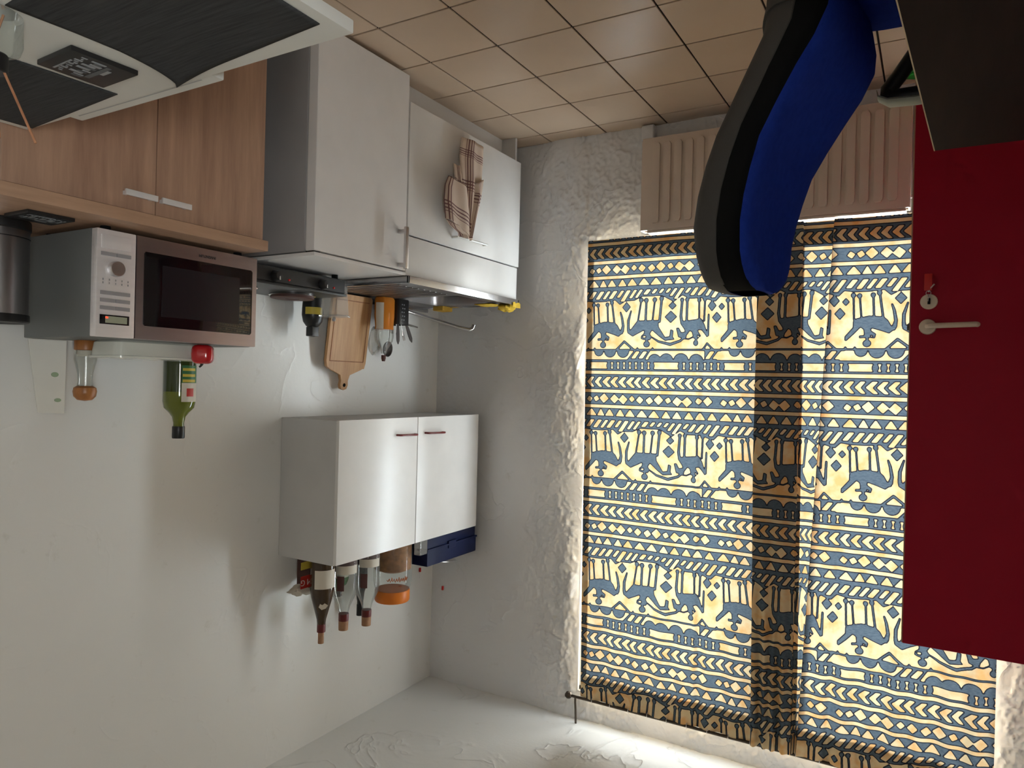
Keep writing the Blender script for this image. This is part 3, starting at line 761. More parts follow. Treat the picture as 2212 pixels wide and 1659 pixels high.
mb = MB(); mb.loops(rings, cap=False); mb.bm.faces.new([mb.bm.verts[i] for i in range(0)] or [v for v in list(mb.bm.verts)[-32:]])
obj('bowl', mb, 'steel_dark', sk)
obj('drain', MB().lathe([(.0, zt - .137), (.04, zt - .136), (.045, zt - .139)], (.40, 1.05, 0)), 'chrome', sk)
for k in range(9): obj('drainer_rib', MB().box(.22, .62, .43 + k * .045, .442 + k * .045, zt, zt + .003, .0012, 1), 'steel_dark', sk)
obj('splash_back', MB().box(.728, .744, KY0, KY1, SZ - .01, SZ + .022, .002), 'steel', sk)
tp = thing('tap', 'chrome kitchen tap with long swivelling spout on the sink', 'tap', (.66, .992, zt))
obj('base', MB().lathe([(.026, zt), (.026, zt + .006), (.019, zt + .010), (.019, zt + .075), (.022, zt + .078), (.022, zt + .10), (.014, zt + .11), (0.0, zt + .112)], (.66, .992, 0), 20), 'chrome', tp)
obj('spout', MB().tube([(.66, 1.0, zt + .045), (.60, 1.05, zt + .065), (.52, 1.14, zt + .095), (.44, 1.22, zt + .125), (.40, 1.265, zt + .135), (.386, 1.28, zt + .13), (.380, 1.287, zt + .108)], [.011, .010, .010, .010, .011, .012, .012], 12), 'chrome', tp)
obj('lever', MB().tube([(.66, .992, zt + .105), (.63, .985, zt + .122), (.585, 1.04, zt + .138)], [.008, .007, .004], 8), 'chrome', tp)
tag(obj('sponge', MB().box(.56, .63, 1.235, 1.33, zt, zt + .026, .005), 'sponge'), 'yellow dish sponge lying beside the sink bowl', 'sponge')
# crumpled cloth
def blob(mb, c, rx, ry, rz, seed, amp=.35, nu=18, nv=10, flat=True):
    rr = random.Random(seed); ph = [rr.uniform(0, 6) for _ in range(6)]
    rings = []
    for j in range(1, nv):
        th = PI * j / nv; ring = []
        for k in range(nu):
            a = 2 * PI * k / nu
            q = 1 + amp * (.5 * math.sin(3 * a + ph[0] + 2 * th) + .35 * math.sin(5 * a - ph[1] + th * 3) + .25 * math.sin(8 * a + ph[2]))
            ring.append((c[0] + rx * q * math.sin(th) * math.cos(a), c[1] + ry * q * math.sin(th) * math.sin(a), c[2] - rz * math.cos(th) * (1 + amp * .6 * math.sin(4 * a + ph[3]))))
        rings.append(ring)
    return mb.loops(rings)
yc = MB(); blob(yc, (.165, 1.275, .930), .045, .05, .022, 5, .4)
blob(yc, (.24, 1.20, .922), .055, .06, .008, 8, .3)
yc.grid([[(KX0 - .004 - .004 * math.sin(i * 1.7), 1.25 + i * .015, .932 - j * .009 - (0.004 * math.sin(i * 2.1) if j == 3 else 0)) for i in range(6)] for j in range(4)])
tag(obj('dishcloth', yc, 'yellow_cloth'), 'crumpled yellow cloth on the front corner of the sink', 'cloth')

# ================================================================== TEA TOWEL on the door handle
def towel_mat():
    m, t, n, l = nt('towel'); b = n['Principled BSDF']; b.inputs['Roughness'].default_value = .9
    uv = n.new('ShaderNodeUVMap'); uv.uv_map = 'uv'; sp = n.new('ShaderNodeSeparateXYZ'); l.new(uv.outputs[0], sp.inputs[0])
    outs = []
    for ax in (0, 1):
        w = n.new('ShaderNodeMath'); w.operation = 'PINGPONG'; w.inputs[1].default_value = .5; l.new(sp.outputs[ax], w.inputs[0])
        g = n.new('ShaderNodeMath'); g.operation = 'GREATER_THAN'; g.inputs[1].default_value = .37; l.new(w.outputs[0], g.inputs[0])
        s2 = n.new('ShaderNodeMath'); s2.operation = 'MULTIPLY'; s2.inputs[1].default_value = 13; l.new(sp.outputs[ax], s2.inputs[0])
        f2 = n.new('ShaderNodeMath'); f2.operation = 'FRACT'; l.new(s2.outputs[0], f2.inputs[0])
        g2 = n.new('ShaderNodeMath'); g2.operation = 'GREATER_THAN'; g2.inputs[1].default_value = .62; l.new(f2.outputs[0], g2.inputs[0])
        ml = n.new('ShaderNodeMath'); ml.operation = 'MULTIPLY'; l.new(g.outputs[0], ml.inputs[0]); l.new(g2.outputs[0], ml.inputs[1])
        q = n.new('ShaderNodeMath'); q.operation = 'MULTIPLY_ADD'; q.inputs[1].default_value = .12; l.new(g.outputs[0], q.inputs[0]); l.new(ml.outputs[0], q.inputs[2]); outs.append(q)
    ad = n.new('ShaderNodeMath'); ad.operation = 'ADD'; ad.use_clamp = True; l.new(outs[0].outputs[0], ad.inputs[0]); l.new(outs[1].outputs[0], ad.inputs[1])
    mx = n.new('ShaderNodeMix'); mx.data_type = 'RGBA'; mx.inputs[6].default_value = (.66, .52, .42, 1); mx.inputs[7].default_value = (.17, .075, .075, 1)
    l.new(ad.outputs[0], mx.inputs[0]); l.new(mx.outputs[2], b.inputs['Base Color']); MATS['towel'] = m
towel_mat()
def towel_piece(bm, uvl, Lp, Rp, x0, bulge, u0, u1, v0, v1, folds, seed):
    """strip between left and right outlines (y,z) hanging in front of the door"""
    n, w = 22, 14
    def ip(P, t):
        k = t * (len(P) - 1); i = min(int(k), len(P) - 2); f = k - i
        return (P[i][0] + (P[i + 1][0] - P[i][0]) * f, P[i][1] + (P[i + 1][1] - P[i][1]) * f)
    rows = []
    for i in range(n + 1):
        t = i / n; a, b = ip(Lp, t), ip(Rp, t); row = []
        for j in range(w + 1):
            s = j / w
            x = x0 - bulge * math.sin(PI * s) ** .6 - .006 * math.sin(folds * s * PI + seed + 1.5 * t) * (1.2 - .5 * t)
            v = bm.verts.new((x, a[0] + (b[0] - a[0]) * s - .045, a[1] + (b[1] - a[1]) * s)); row.append((v, (u0 + (u1 - u0) * s, v0 + (v1 - v0) * t)))
        rows.append(row)
    for r1, r2 in zip(rows, rows[1:]):
        for j in range(w):
            q = (r1[j], r1[j + 1], r2[j + 1], r2[j]); f = bm.faces.new([k[0] for k in q])
            for lp, k in zip(f.loops, q): lp[uvl].uv = k[1]
mb = MB(); uvl = mb.bm.loops.layers.uv.new('uv')
towel_piece(mb.bm, uvl, [(.735, .655), (.70, .52), (.69, .40), (.675, .33)], [(.80, .655), (.78, .54), (.75, .42), (.725, .34)], .088, .016, 0, 1.1, 0, 2.3, 3, .4)
towel_piece(mb.bm, uvl, [(.76, .658), (.75, .50), (.735, .38), (.72, .28), (.735, .19)], [(.815, .656), (.86, .52), (.905, .38), (.915, .29), (.92, .19)], .082, .020, 1.2, 2.2, .3, 3.0, 4, 1.7)
towel_piece(mb.bm, uvl, [(.605, .600), (.585, .52), (.59, .45), (.615, .405)], [(.80, .655), (.80, .56), (.79, .49), (.775, .43)], .070, .020, .45, 1.35, .2, 1.4, 3, .1)
towel_piece(mb.bm, uvl, [(.765, .66), (.79, .55), (.82, .44), (.80, .40)], [(.815, .655), (.85, .56), (.885, .45), (.905, .35)], .066, .014, 2.1, 2.8, .6, 2.0, 3, 2.6)
towel_piece(mb.bm, uvl, [(.715, .664), (.700, .645), (.635, .625), (.605, .600)], [(.82, .664), (.82, .655), (.81, .65), (.80, .645)], .072, .020, .4, 1.3, 0, .4, 5, .8)
tw = obj('tea_towel', mb, 'towel', smooth=60, recalc=False)
sol = tw.modifiers.new('cloth_thickness', 'SOLIDIFY'); sol.thickness = 0.003; sol.offset = 0
tag(tw, 'crumpled beige tea towel with dark red checks hanging on the sink cabinet handle', 'towel')

# ================================================================== WALL CABINET
wc = thing('wall_cabinet', 'white two-door wall cabinet with dark red handles and bottles on top', 'cabinet', (.56, .8, 1.527))
WA, WB, WZa, WZb = .247, 1.365, 1.527, 2.168
obj('carcass', MB().box(.405, .748, WA, WB, WZa, WZb, .002), 'laminate_side', wc)
for y0, y1, h0, h1 in ((WA - .002, .8025, .640, .780), (.8075, WB + .002, .866, 1.015)):
    d = obj('door', MB().box(.385, .4035, y0, y1, WZa - .002, WZb - .004, .0025), 'laminate', wc)
    obj('handle', MB().tube([(.386, h0, 1.608), (.364, h0 + .004, 1.608), (.360, h0 + .012, 1.608), (.360, h1 - .012, 1.611), (.364, h1 - .004, 1.611), (.386, h1, 1.611)], .0052, 8), 'dark_red', d)

# ---------------- on top of the wall cabinet
ZT = WZb
def bottle(name, label, c, z, prof, m, cap=None, capm=None, group=None, cat='bottle', extras=()):
    t = thing(name, label, cat, (c[0], c[1], z), group=group)
    b = obj('glass', MB().lathe([(r, z + h) for r, h in prof], (c[0], c[1], 0), 28), m, t)
    if cap: obj('stopper', MB().lathe([(r, z + h) for r, h in cap], (c[0], c[1], 0), 18), capm, t)
    for nm, pf, mm, a0, a1 in extras:       # wrap-around label: arc of a cylinder
        g = [[(c[0] + r * math.cos(math.radians(a)), c[1] + r * math.sin(math.radians(a)), z + h) for a in np.linspace(a0, a1, 12)] for r, h in pf]
        obj(nm, MB().grid(g), mm, t)
    return t
BP = lambda r, hb, hs, rn, ht: [(r * .92, 0), (r, .006), (r, hb), (r * .94, hb + (hs - hb) * .3), (r * .62, hb + (hs - hb) * .68), (rn * 1.15, hs), (rn, hs + .01), (rn, ht)]
t = bottle('wine_bottle', 'tall dark brown wine bottle with cream label and cork on the wall cabinet', (.56, .342), ZT,
       [(.050, 0), (.056, .008), (.056, .14), (.050, .18), (.034, .24), (.022, .285), (.019, .31), (.019, .345)], 'wine_glass',
       [(.0135, .345), (.0135, .398)], 'cork', extras=[('front_label', [(.0565, .05), (.0565, .135)], 'label_cream', 150, 262), ('neck_seal', [(.0198, .27), (.0198, .345)], 'seal_wax', 0, 360)])
obj('neck_label', MB().loops([[(.56 + (.040 + .0) * math.cos(math.radians(215 + dx)), .342 + .040 * math.sin(math.radians(215 + dx)), ZT + .215 + dz) for dx, dz in ((-30, 0), (-14, .012), (10, .016), (28, .004), (16, -.018), (-6, -.014))],
      [(.56 + .044 * math.cos(math.radians(215 + dx)), .342 + .044 * math.sin(math.radians(215 + dx)), ZT + .215 + dz) for dx, dz in ((-30, 0), (-14, .012), (10, .016), (28, .004), (16, -.018), (-6, -.014))]]), 'label_cream', t)
for i, (y, h, lab) in enumerate(((.478, .372, 'corked clear glass bottle next to the tall brown wine bottle'), (.640, .395, 'corked clear glass bottle beside the orange-lidded jar'))):
    hb = h - .20
    t = bottle('glass_bottle', lab, (.55, y), ZT, [(.056, 0), (.060, .008), (.060, hb), (.054, hb + .035), (.030, hb + .085), (.022, hb + .115), (.022, hb + .135)], 'clear_glass',
               [(.0225, hb + .125), (.0235, hb + .13), (.0235, hb + .15), (.0225, h)], 'cork', group='corked clear bottles on the wall cabinet',
               extras=[('band_label', [(.0607, .055), (.0607, .095)], 'label_cream', 160, 270), ('picture_print', [(.0607, hb - .07), (.0607, hb + .0)], 'brown_print', 228, 262)])
    obj('cork_seal', MB().lathe([(.0242, ZT + hb + .122), (.0242, ZT + hb + .155)], (.55, y, 0), 18), 'seal_wax', t)
    obj('dregs', MB().lathe([(.052, ZT + .004), (.057, ZT + .01), (.057, ZT + .085)], (.55, y, 0), 24), 'brown_print', t)
bottle('green_bottle', 'small green bottle with round emblem label between the clear bottles', (.665, .560), ZT,
       [(.045, 0), (.049, .008), (.049, .165), (.040, .19), (.020, .205), (.016, .215)], 'green_bottle', [(.018, .212), (.018, .25)], 'dark_bottle',
       extras=[('front_label', [(.0495, .03), (.0495, .15)], 'label_cream', 150, 245), ('red_stripe', [(.0500, .112), (.0500, .125)], 'label_red', 150, 245)])
gb = [o for o in bpy.data.objects if o.name.startswith('green_bottle') and o.type == 'EMPTY'][0]
obj('emblem', MB().lathe([(.018, 0), (.018, .0015)], (0, 0, 0), 20, 'x'), 'label_green', gb, local=True)
em = [c for c in gb.children if c.name.startswith('emblem')][0]; em.location = (-.0497 * math.cos(math.radians(18)), -.0497 * math.sin(math.radians(18)), .09); em.rotation_euler = (0, 0, math.radians(18))
bottle('dark_bottle', 'slim black bottle standing behind the corked clear bottle', (.66, .715), ZT, BP(.034, .20, .30, .016, .345), 'dark_bottle', [(.0175, .33), (.0175, .385)], 'black_plastic')
jr = thing('storage_jar', 'big glass jar with orange lid half full of brown contents', 'jar', (.55, .845, ZT))
obj('glass', MB().lathe([(.092, ZT), (.099, ZT + .012), (.099, ZT + .215), (.092, ZT + .245), (.084, ZT + .258), (.084, ZT + .268)], (.55, .836, 0), 36), 'clear_glass', jr)
obj('contents', MB().lathe([(.088, ZT + .003), (.095, ZT + .014), (.095, ZT + .15), (.06, ZT + .165), (0, ZT + .17)], (.55, .836, 0), 32), 'honey', jr)
obj('lid', MB().lathe([(.088, ZT + .258), (.090, ZT + .262), (.090, ZT + .312), (.086, ZT + .318), (0, ZT + .318)], (.55, .836, 0), 36), 'orange_lid', jr)
pr = MB()
for k in range(9):
    a = math.radians(188 + k * 7); da = math.radians(5)
    pr.tube([(.55 + .1005 * math.cos(a + da * .6), .836 + .1005 * math.sin(a + da * .6), ZT + .176 + .006 * (k % 3)), (.55 + .1005 * math.cos(a), .836 + .1005 * math.sin(a), ZT + .196 + .004 * (k % 2)), (.55 + .1005 * math.cos(a - da), .836 + .1005 * math.sin(a - da), ZT + .182)], .0026, 6)
a = math.radians(208); pr.lathe([(0, -.004), (.010, 0), (0, .004)], (.55 + .1005 * math.cos(a), .836 + .1005 * math.sin(a), ZT + .222), 10)
obj('orange_lettering', pr, 'orange_print', jr)
cb = thing('carton', 'dark tea carton with red panel at the wall end of the cabinet top', 'box', (.665, .235, ZT))
obj('box', MB().box(.62, .71, .258, .355, ZT, ZT + .150, .002), 'carton', cb)
cb.location = (.665, .305, ZT)
for c in cb.children: c.data.transform(Matrix.Translation((0, 0, 0)))
obj('red_panel', MB().box(.6185, .6205, .266, .33, ZT + .085, ZT + .142), 'label_red', cb)
obj('yellow_panel', MB().box(.6185, .6205, .266, .33, ZT + .02, ZT + .055), 'label_yellow', cb)
obj('lettering', text_mb('M G', .038, (.6178, .298, ZT + .114), (0, -1, 0), (0, 0, 1)), 'white_print', cb)
bgb = MB(); blob(bgb, (.67, .33, ZT + .165), .04, .06, .022, 21, .45)
tag(obj('paper_bag', bgb, 'label_cream'), 'crumpled brown paper lying on top of the tea carton', 'bag')
nb = thing('storage_case', 'navy blue ridged case on the window end of the wall cabinet', 'box', (.56, 1.16, ZT))
obj('body', MB().box(.415, .70, .950, 1.405, ZT + .001, ZT + .060, .006), 'navy', nb)
obj('lid', MB().box(.410, .705, .945, 1.410, ZT + .064, ZT + .150, .008), 'navy', nb)
obj('ridge', MB().box(.405, .708, .941, 1.413, ZT + .058, ZT + .068, .003), 'navy', nb)
obj('clasp', MB().box(.404, .415, 1.13, 1.20, ZT + .045, ZT + .085, .003), 'navy', nb)
tag(obj('plastic_tub', MB().box(.40, .44, .868, .930, ZT, ZT + .075, .006), 'clear_plastic'), 'small clear plastic tub between jar and navy case', 'tub')
rk = thing('wire_rack', 'round wire rack lying on top of the navy case', 'rack', (.585, 1.22, ZT + .15))
obj('rim', MB().tube([(.585 + .115 * math.cos(2 * PI * k / 36), 1.25 + .135 * math.sin(2 * PI * k / 36), ZT + .19 + .02 * math.sin(2 * PI * k / 36)) for k in range(37)], .0025, 6), 'satin_chrome', rk)
for k in range(11):
    y = -.11 + k * .022; w = .115 * math.sqrt(max(0, 1 - (y / .135) ** 2))
    obj('wire', MB().tube([(.585 - w, 1.25 + y, ZT + .19 + .148 * y), (.585 + w, 1.25 + y, ZT + .19 + .148 * y)], .0018, 6), 'satin_chrome', rk)
for dx, dy in ((-.08, -.08), (.08, -.08), (0, .125)):
    obj('leg', MB().tube([(.585 + dx, 1.25 + dy, ZT + .19 + .148 * dy), (.585 + dx, 1.25 + dy, ZT + .152)], .002, 6), 'satin_chrome', rk)
for (x, y, z, lab) in ((.745, 1.325, 2.462, 'tiny red clip stuck on the kitchen wall above the wire rack'), (.665, YW - .012, 2.585, 'tiny red clip hanging on the window wall near the corner')):
    k_ = thing('wall_clip', lab, 'clip', (x, y, z)); 
    obj('clip', MB().box(x - .006, x + .004, y - .005, y + .005, z - .012, z + .012, .002), 'red_tag', k_)
    obj('cord', MB().tube([(x, y, z + .012), (x, y, z + .05)], .001, 5), 'white_plastic', k_)

# ================================================================== THINGS BETWEEN FRIDGE AND TAP
ZF = .888
hp = thing('hot_plate', 'black double electric hot plate with brown cast rings on the fridge', 'hot plate', (.54, -.06, ZF))
obj('body', MB().box(.385, .700, -.330, .262, ZF + .018, ZF + .082, .012, 3), 'black_plastic', hp)
obj('top', MB().box(.380, .705, -.335, .267, ZF + .080, ZF + .092, .005), 'black_plastic', hp)
for x in (.41, .67):
    for y in (-.30, .22): obj('foot', MB().lathe([(.014, ZF), (.014, ZF + .02)], (x, y, 0), 12), 'black_matte', hp)
for y in (-.205, .110):
    q = obj('ring', MB().lathe([(.097, ZF + .092), (.099, ZF + .100), (.092, ZF + .103)], (.548, y, 0), 36), 'chrome', hp)
    obj('cast_plate', MB().lathe([(.092, ZF + .098), (.092, ZF + .110), (.089, ZF + .112), (.03, ZF + .112), (.028, ZF + .110), (0, ZF + .110)], (.548, y, 0), 36), 'cast_plate', q)
for y in (-.135, .120):
    k_ = obj('knob', MB().lathe([(.0, .352), (.016, .353), (.019, .360), (.022, .384)], (0, y, ZF + .055), 18, 'x'), 'black_plastic', hp)
    obj('marker', MB().box(.3515, .353, y - .0015, y + .0015, ZF + .058, ZF + .072), 'white_print', k_)
for y in (-.06, .19): obj('pilot_light', MB().lathe([(.0, .380), (.004, .381), (.005, .386)], (0, y, ZF + .062), 10, 'x'), 'red_tag', hp)
obj('side_handle', MB().box(.43, .62, .258, .290, ZF + .045, ZF + .085, .010, 3), 'black_plastic', hp)

cx_ = thing('clear_box', 'clear plastic container with a knob beside the hot plate', 'container', (.52, .345, ZF))
obj('tub', MB().loops([[(.475, .31, ZF + .002), (.565, .31, ZF + .002), (.565, .365, ZF + .002), (.475, .365, ZF + .002)], [(.468, .300, ZF + .165), (.572, .300, ZF + .165), (.572, .375, ZF + .165), (.468, .375, ZF + .165)]]), 'clear_plastic', cx_)
obj('rim', MB().box(.463, .577, .295, .380, ZF + .163, ZF + .172, .003), 'clear_plastic', cx_)
obj('knob', MB().lathe([(.006, ZF + .172), (.008, ZF + .178), (.009, ZF + .188), (0, ZF + .192)], (.52, .335, 0), 14), 'chrome', cx_)
bb = thing('black_bottle', 'squat black bottle with square cap standing behind the hot plate', 'bottle', (.655, .335, ZF))
obj('body', MB().lathe([(.036, ZF), (.042, ZF + .01), (.046, ZF + .08), (.050, ZF + .13), (.050, ZF + .16), (.044, ZF + .19), (.030, ZF + .21), (.022, ZF + .215)], (.655, .335, 0), 26), 'black_plastic', bb)
obj('cap', MB().box(.634, .676, .314, .356, ZF + .213, ZF + .258, .005), 'black_plastic', bb)
obj('yellow_label', MB().grid([[(.655 + .0512 * math.cos(math.radians(a)), .335 + .0512 * math.sin(math.radians(a)), ZF + h) for a in np.linspace(170, 265, 10)] for h in (.125, .158)]), 'label_yellow', bb)

def board(name, label, y0, y1, z0, z1, hz, x_bot, x_top, th, cat='cutting board', seed=0, handle=True):
    """paddle board leaning against the kitchen wall, outline in (y,z)"""
    ym = (y0 + y1) / 2; P = [(y0 + .012, 0), (y1 - .012, 0), (y1, .012), (y1, z1 - z0 - .03), (y1 - .008, z1 - z0)]
    if handle:
        hh = hz - z0; b = z1 - z0
        P += [(y1 - .03, b + .012), (ym + .034, b + .04), (ym + .024, b + .07), (ym + .027, hh - .025), (ym + .020, hh - .006), (ym, hh), (ym - .020, hh - .006), (ym - .027, hh - .025), (ym - .024, b + .07), (ym - .034, b + .04), (y0 + .03, b + .012)]
    P += [(y0 + .008, z1 - z0), (y0, z1 - z0 - .03), (y0, .012)]
    t = thing(name, label, cat, (x_bot, ym, z0)); t.rotation_euler = (0, math.atan2(x_top - x_bot, (hz if handle else z1) - z0), 0)
    o = obj('plank', MB().prism([(a - ym, b) for a, b in P], 'x', 0, th, .003), 'wood_board', t, local=True)
    return t, o
t, o = board('cutting_board', 'wooden paddle cutting board with groove leaning on the kitchen wall', .470, .752, .921, 1.285, 1.402, .655, .712, .018)
gr = MB(); w_, h_ = .282 / 2 - .022, .335
for a in ((-w_, .03, -w_, h_), (w_, .03, w_, h_), (-w_, h_, w_, h_), (-w_, .03, w_, .03)):
    gr.tube([(-.0004, a[0], a[1]), (-.0004, a[2], a[3])], .0022, 6)
obj('juice_groove', gr, 'reed', t, local=True)
obj('hanging_hole', MB().lathe([(.0095, -.0008), (.0095, .0004)], (0, 0, .455), 18, 'x'), 'black_matte', t, local=True)
board('chopping_board', 'plain wooden board half hidden behind the paddle board', .545, .785, .921, 1.29, 1.29, .690, .728, .014, handle=False)

sp_ = thing('dish_soap', 'clear bottle half full of orange dish soap beside the cutting board', 'bottle', (.63, .795, .913))
z0 = zt + .003
def oval(c, prof, sx, sy): return [[(c[0] + r * sx * math.cos(2 * PI * k / 28), c[1] + r * sy * math.sin(2 * PI * k / 28), z) for k in range(28)] for r, z in prof]
obj('bottle', MB().loops(oval((.610, .792), [(.9, z0), (1.0, z0 + .01), (1.0, z0 + .10), (.92, z0 + .15), (1.0, z0 + .20), (.90, z0 + .225), (.62, z0 + .25), (.34, z0 + .27), (.26, z0 + .29)], .040, .062)), 'clear_glass', sp_)
obj('liquid', MB().loops(oval((.610, .792), [(.86, z0 + .002), (.96, z0 + .012), (.96, z0 + .10), (.885, z0 + .15), (.90, z0 + .165)], .040, .062)), 'orange_liquid', sp_)
obj('amber_sleeve', MB().loops(oval((.610, .792), [(.92, z0), (1.015, z0 + .01), (1.015, z0 + .10), (.935, z0 + .15), (.955, z0 + .165)], .040, .062), cap=False), 'amber_plastic', sp_)
obj('cap', MB().lathe([(.012, z0 + .298), (.012, z0 + .315), (.008, z0 + .33)], (.610, .792, 0), 14), 'brown_print', sp_)
obj('label', MB().grid([[(.610 + .0418 * f * math.cos(math.radians(a)), .792 + .0645 * f * math.sin(math.radians(a)), z0 + h) for a in np.linspace(222, 275, 10)] for h, f in ((.03, 1.0), (.10, 1.0), (.15, .925), (.165, .95))]), 'label_cream', sp_)

hl = thing('cutlery_holder', 'black perforated cutlery holder standing by the tap', 'holder', (.62, .905, zt))
hw = .050
rings = []
for z, s in ((zt + .001, .96), (zt + .006, 1.0), (zt + .135, 1.0), (zt + .135, .93), (zt + .012, .93)):
    rings.append([(.62 + hw * s * math.copysign(abs(math.cos(a)) ** .4, math.cos(a)), .905 + hw * s * math.copysign(abs(math.sin(a)) ** .4, math.sin(a)), z) for a in [2 * PI * (k + .5) / 24 for k in range(24)]])
obj('cup', MB().loops(rings), 'black_plastic', hl)
for r in range(5):
    for c_ in range(2):
        obj('hole', MB().lathe([(.0035, -.0006), (.0035, .0006)], (.62 - hw - .0004, .885 + c_ * .016 + (.005 if r % 2 else 0), zt + .03 + r * .02), 10, 'x'), 'silver_print', hl)
# cutlery, each a thing
def knife(label, p0, p1, wdt, m='knife_dark'):
    p0, p1 = Vector(p0), Vector(p1); d = (p1 - p0); n_ = 12; mbk = MB(); side = Vector((0, 1, 0)) - d.normalized() * d.normalized().y; side.normalize(); nn = d.normalized().cross(side)
    rg_ = []
    for k in range(n_ + 1):
        t_ = k / n_; w = wdt * (.35 if t_ < .45 else min(1, .45 + (t_ - .45) * 2.2) * (1 if t_ < .85 else math.sqrt(max(.02, 1 - ((t_ - .85) / .15) ** 2))))
        c = p0 + d * t_; th = .0018
        rg_.append([c + side * w + nn * th, c - side * w + nn * th, c - side * w - nn * th, c + side * w - nn * th])
    tag(obj('knife', mbk.loops(rg_), m), label, 'knife')
knife('table knife with dark blade leaning towards the soap in the cutlery holder', (.61, .895, zt + .02), (.600, .895, zt + .238), .012)
knife('table knife leaning out of the cutlery holder towards the window', (.62, .925, zt + .02), (.600, 1.012, zt + .222), .013)
def spoonlike(name, label, p0, p1, rb, lb, cat, m='satin_chrome', tines=0, cup=.35):
    p0, p1 = Vector(p0), Vector(p1); d = (p1 - p0).normalized(); L = (p1 - p0).length; side = (Vector((0, 1, 0)) - d * d.y).normalized(); nn = d.cross(side)
    mbk = MB(); mbk.tube([p0, p0 + d * (L - lb)], [.004, .0028], 8, .5)
    if tines:
        a = p0 + d * (L - lb); mbk.tube([a, a + d * lb * .25, a + d * lb * .45], [.003, rb * .8, rb], 8, .15, nn)
        for k in range(tines):
            o_ = side * (rb * (2 * k / (tines - 1) - 1)) * .85; mbk.tube([a + d * lb * .42 + o_, a + d * lb + o_], [.0018, .001], 6)
    else:
        c = p0 + d * (L - lb / 2); rings = []
        for j in range(7):
            q = j / 6 * PI / 2; rings.append([c + (side * rb * math.cos(a_) + d * lb / 2 * math.sin(a_)) * math.cos(q) - nn * rb * cup * math.sin(q) for a_ in [2 * PI * k / 20 for k in range(20)]])
        mbk.loops(rings, cap=False)
    o = obj(name, mbk, m); s_ = o.modifiers.new('sheet', 'SOLIDIFY'); s_.thickness = .0012
    tag(o, label, cat)
spoonlike('fork', 'steel fork with tines up next to the window-side knife', (.63, .915, zt + .02), (.612, .962, zt + .215), .010, .05, 'fork', tines=4)
spoonlike('fork', 'steel fork bent low in the middle of the cutlery holder', (.64, .905, zt + .02), (.63, .925, zt + .20), .009, .045, 'fork', tines=3)
spoonlike('spoon', 'steel teaspoon at the soap side of the cutlery holder', (.63, .885, zt + .02), (.62, .865, zt + .185), .014, .045, 'spoon')
spoonlike('spoon', 'steel spoon standing in the centre of the cutlery holder', (.65, .90, zt + .02), (.655, .905, zt + .180), .014, .045, 'spoon')
spoonlike('ladle', 'big dark steel ladle rising highest behind the cutlery holder', (.668, .918, zt + .02), (.692, .922, zt + .305), .036, .085, 'ladle', 'knife_dark', 0, .7)
fb = MB(); blob(fb, (.706, .822, zt + .225), .018, .032, .07, 31, .25, 22, 12)
tag(obj('plastic_wrap', fb, 'clear_plastic'), 'crumpled clear plastic bag behind the orange dish soap', 'bag')

# ================================================================== WOODEN CABINET + MICROWAVE
wd = thing('wooden_cabinet', 'two-door wood-effect cabinet carrying the microwave', 'cabinet', (.45, -.79, 0))
obj('carcass', MB().box(.188, .742, -1.198, -.384, .06, .866, .001), 'wood_front', wd)
obj('worktop', MB().box(.150, .745, -1.212, -.372, .868, .904, .0025), 'wood_top', wd)
obj('plinth', MB().box(.23, .74, -1.19, -.39, 0, .06), 'dark_gap', wd)
for y0, y1, h0, h1 in ((-1.200, -.7855, -.892, -.793), (-.7825, -.382, -.778, -.680)):
    d = obj('door', MB().box(.167, .187, y0, y1, .065, .864, .0015), 'wood_front', wd)
    obj('handle', MB().box(.140, .148, h0, h1, .812, .829, .001).box(.146, .169, h0 + .006, h0 + .016, .815, .826).box(.146, .169, h1 - .016, h1 - .006, .815, .826), 'aluminium', d)

mw = thing('microwave', 'steel microwave with dark glass door and control panel on the wooden cabinet', 'microwave', (.43, -.63, .904))
MX, MY0, MY1, MZ0, MZ1 = .240, -.918, -.345, .919, 1.236
obj('casing', MB().box(MX + .022, .628, MY0, MY1, MZ0, MZ1, .004), 'micro_body', mw)
cp = obj('control_panel', MB().box(MX - .004, MX + .026, MY0 + .001, -.7985, MZ0 + .001, MZ1 - .001, .004), 'steel_panel', mw)
dp = obj('door', MB().box(MX - .004, MX + .024, -.7965, MY1, MZ0 + .001, MZ1 - .001, .003), 'steel_door', mw)
obj('window', MB().prism([(-.772, .972), (-.768, .966), (-.372, .966), (-.366, .972), (-.366, 1.188), (-.372, 1.194), (-.766, 1.194), (-.772, 1.188)], 'x', MX - .0065, MX, .001), 'black_glass', dp)
obj('inner_screen', MB().box(MX - .0072, MX - .006, -.712, -.420, 1.000, 1.160), 'black_screen', dp)
obj('maker_mark', text_mb('INVENTUM', .013, (MX - .0046, -.55, .946), (0, -1, 0), (0, 0, 1)), 'ink', dp)
PYa, PYb = -.905, -.815
XP = MX - .004
obj('display', MB().box(XP - .002, XP + .004, PYa, PYb - .001, 1.170, 1.198, .001), 'black_glass', cp)
obj('display_face', MB().box(XP - .0026, XP - .0018, PYa + .016, PYb - .008, 1.174, 1.194), 'lcd', cp)
obj('display_dot', MB().box(XP - .0030, XP - .0024, PYa + .016, PYa + .024, 1.176, 1.181), 'led', cp)
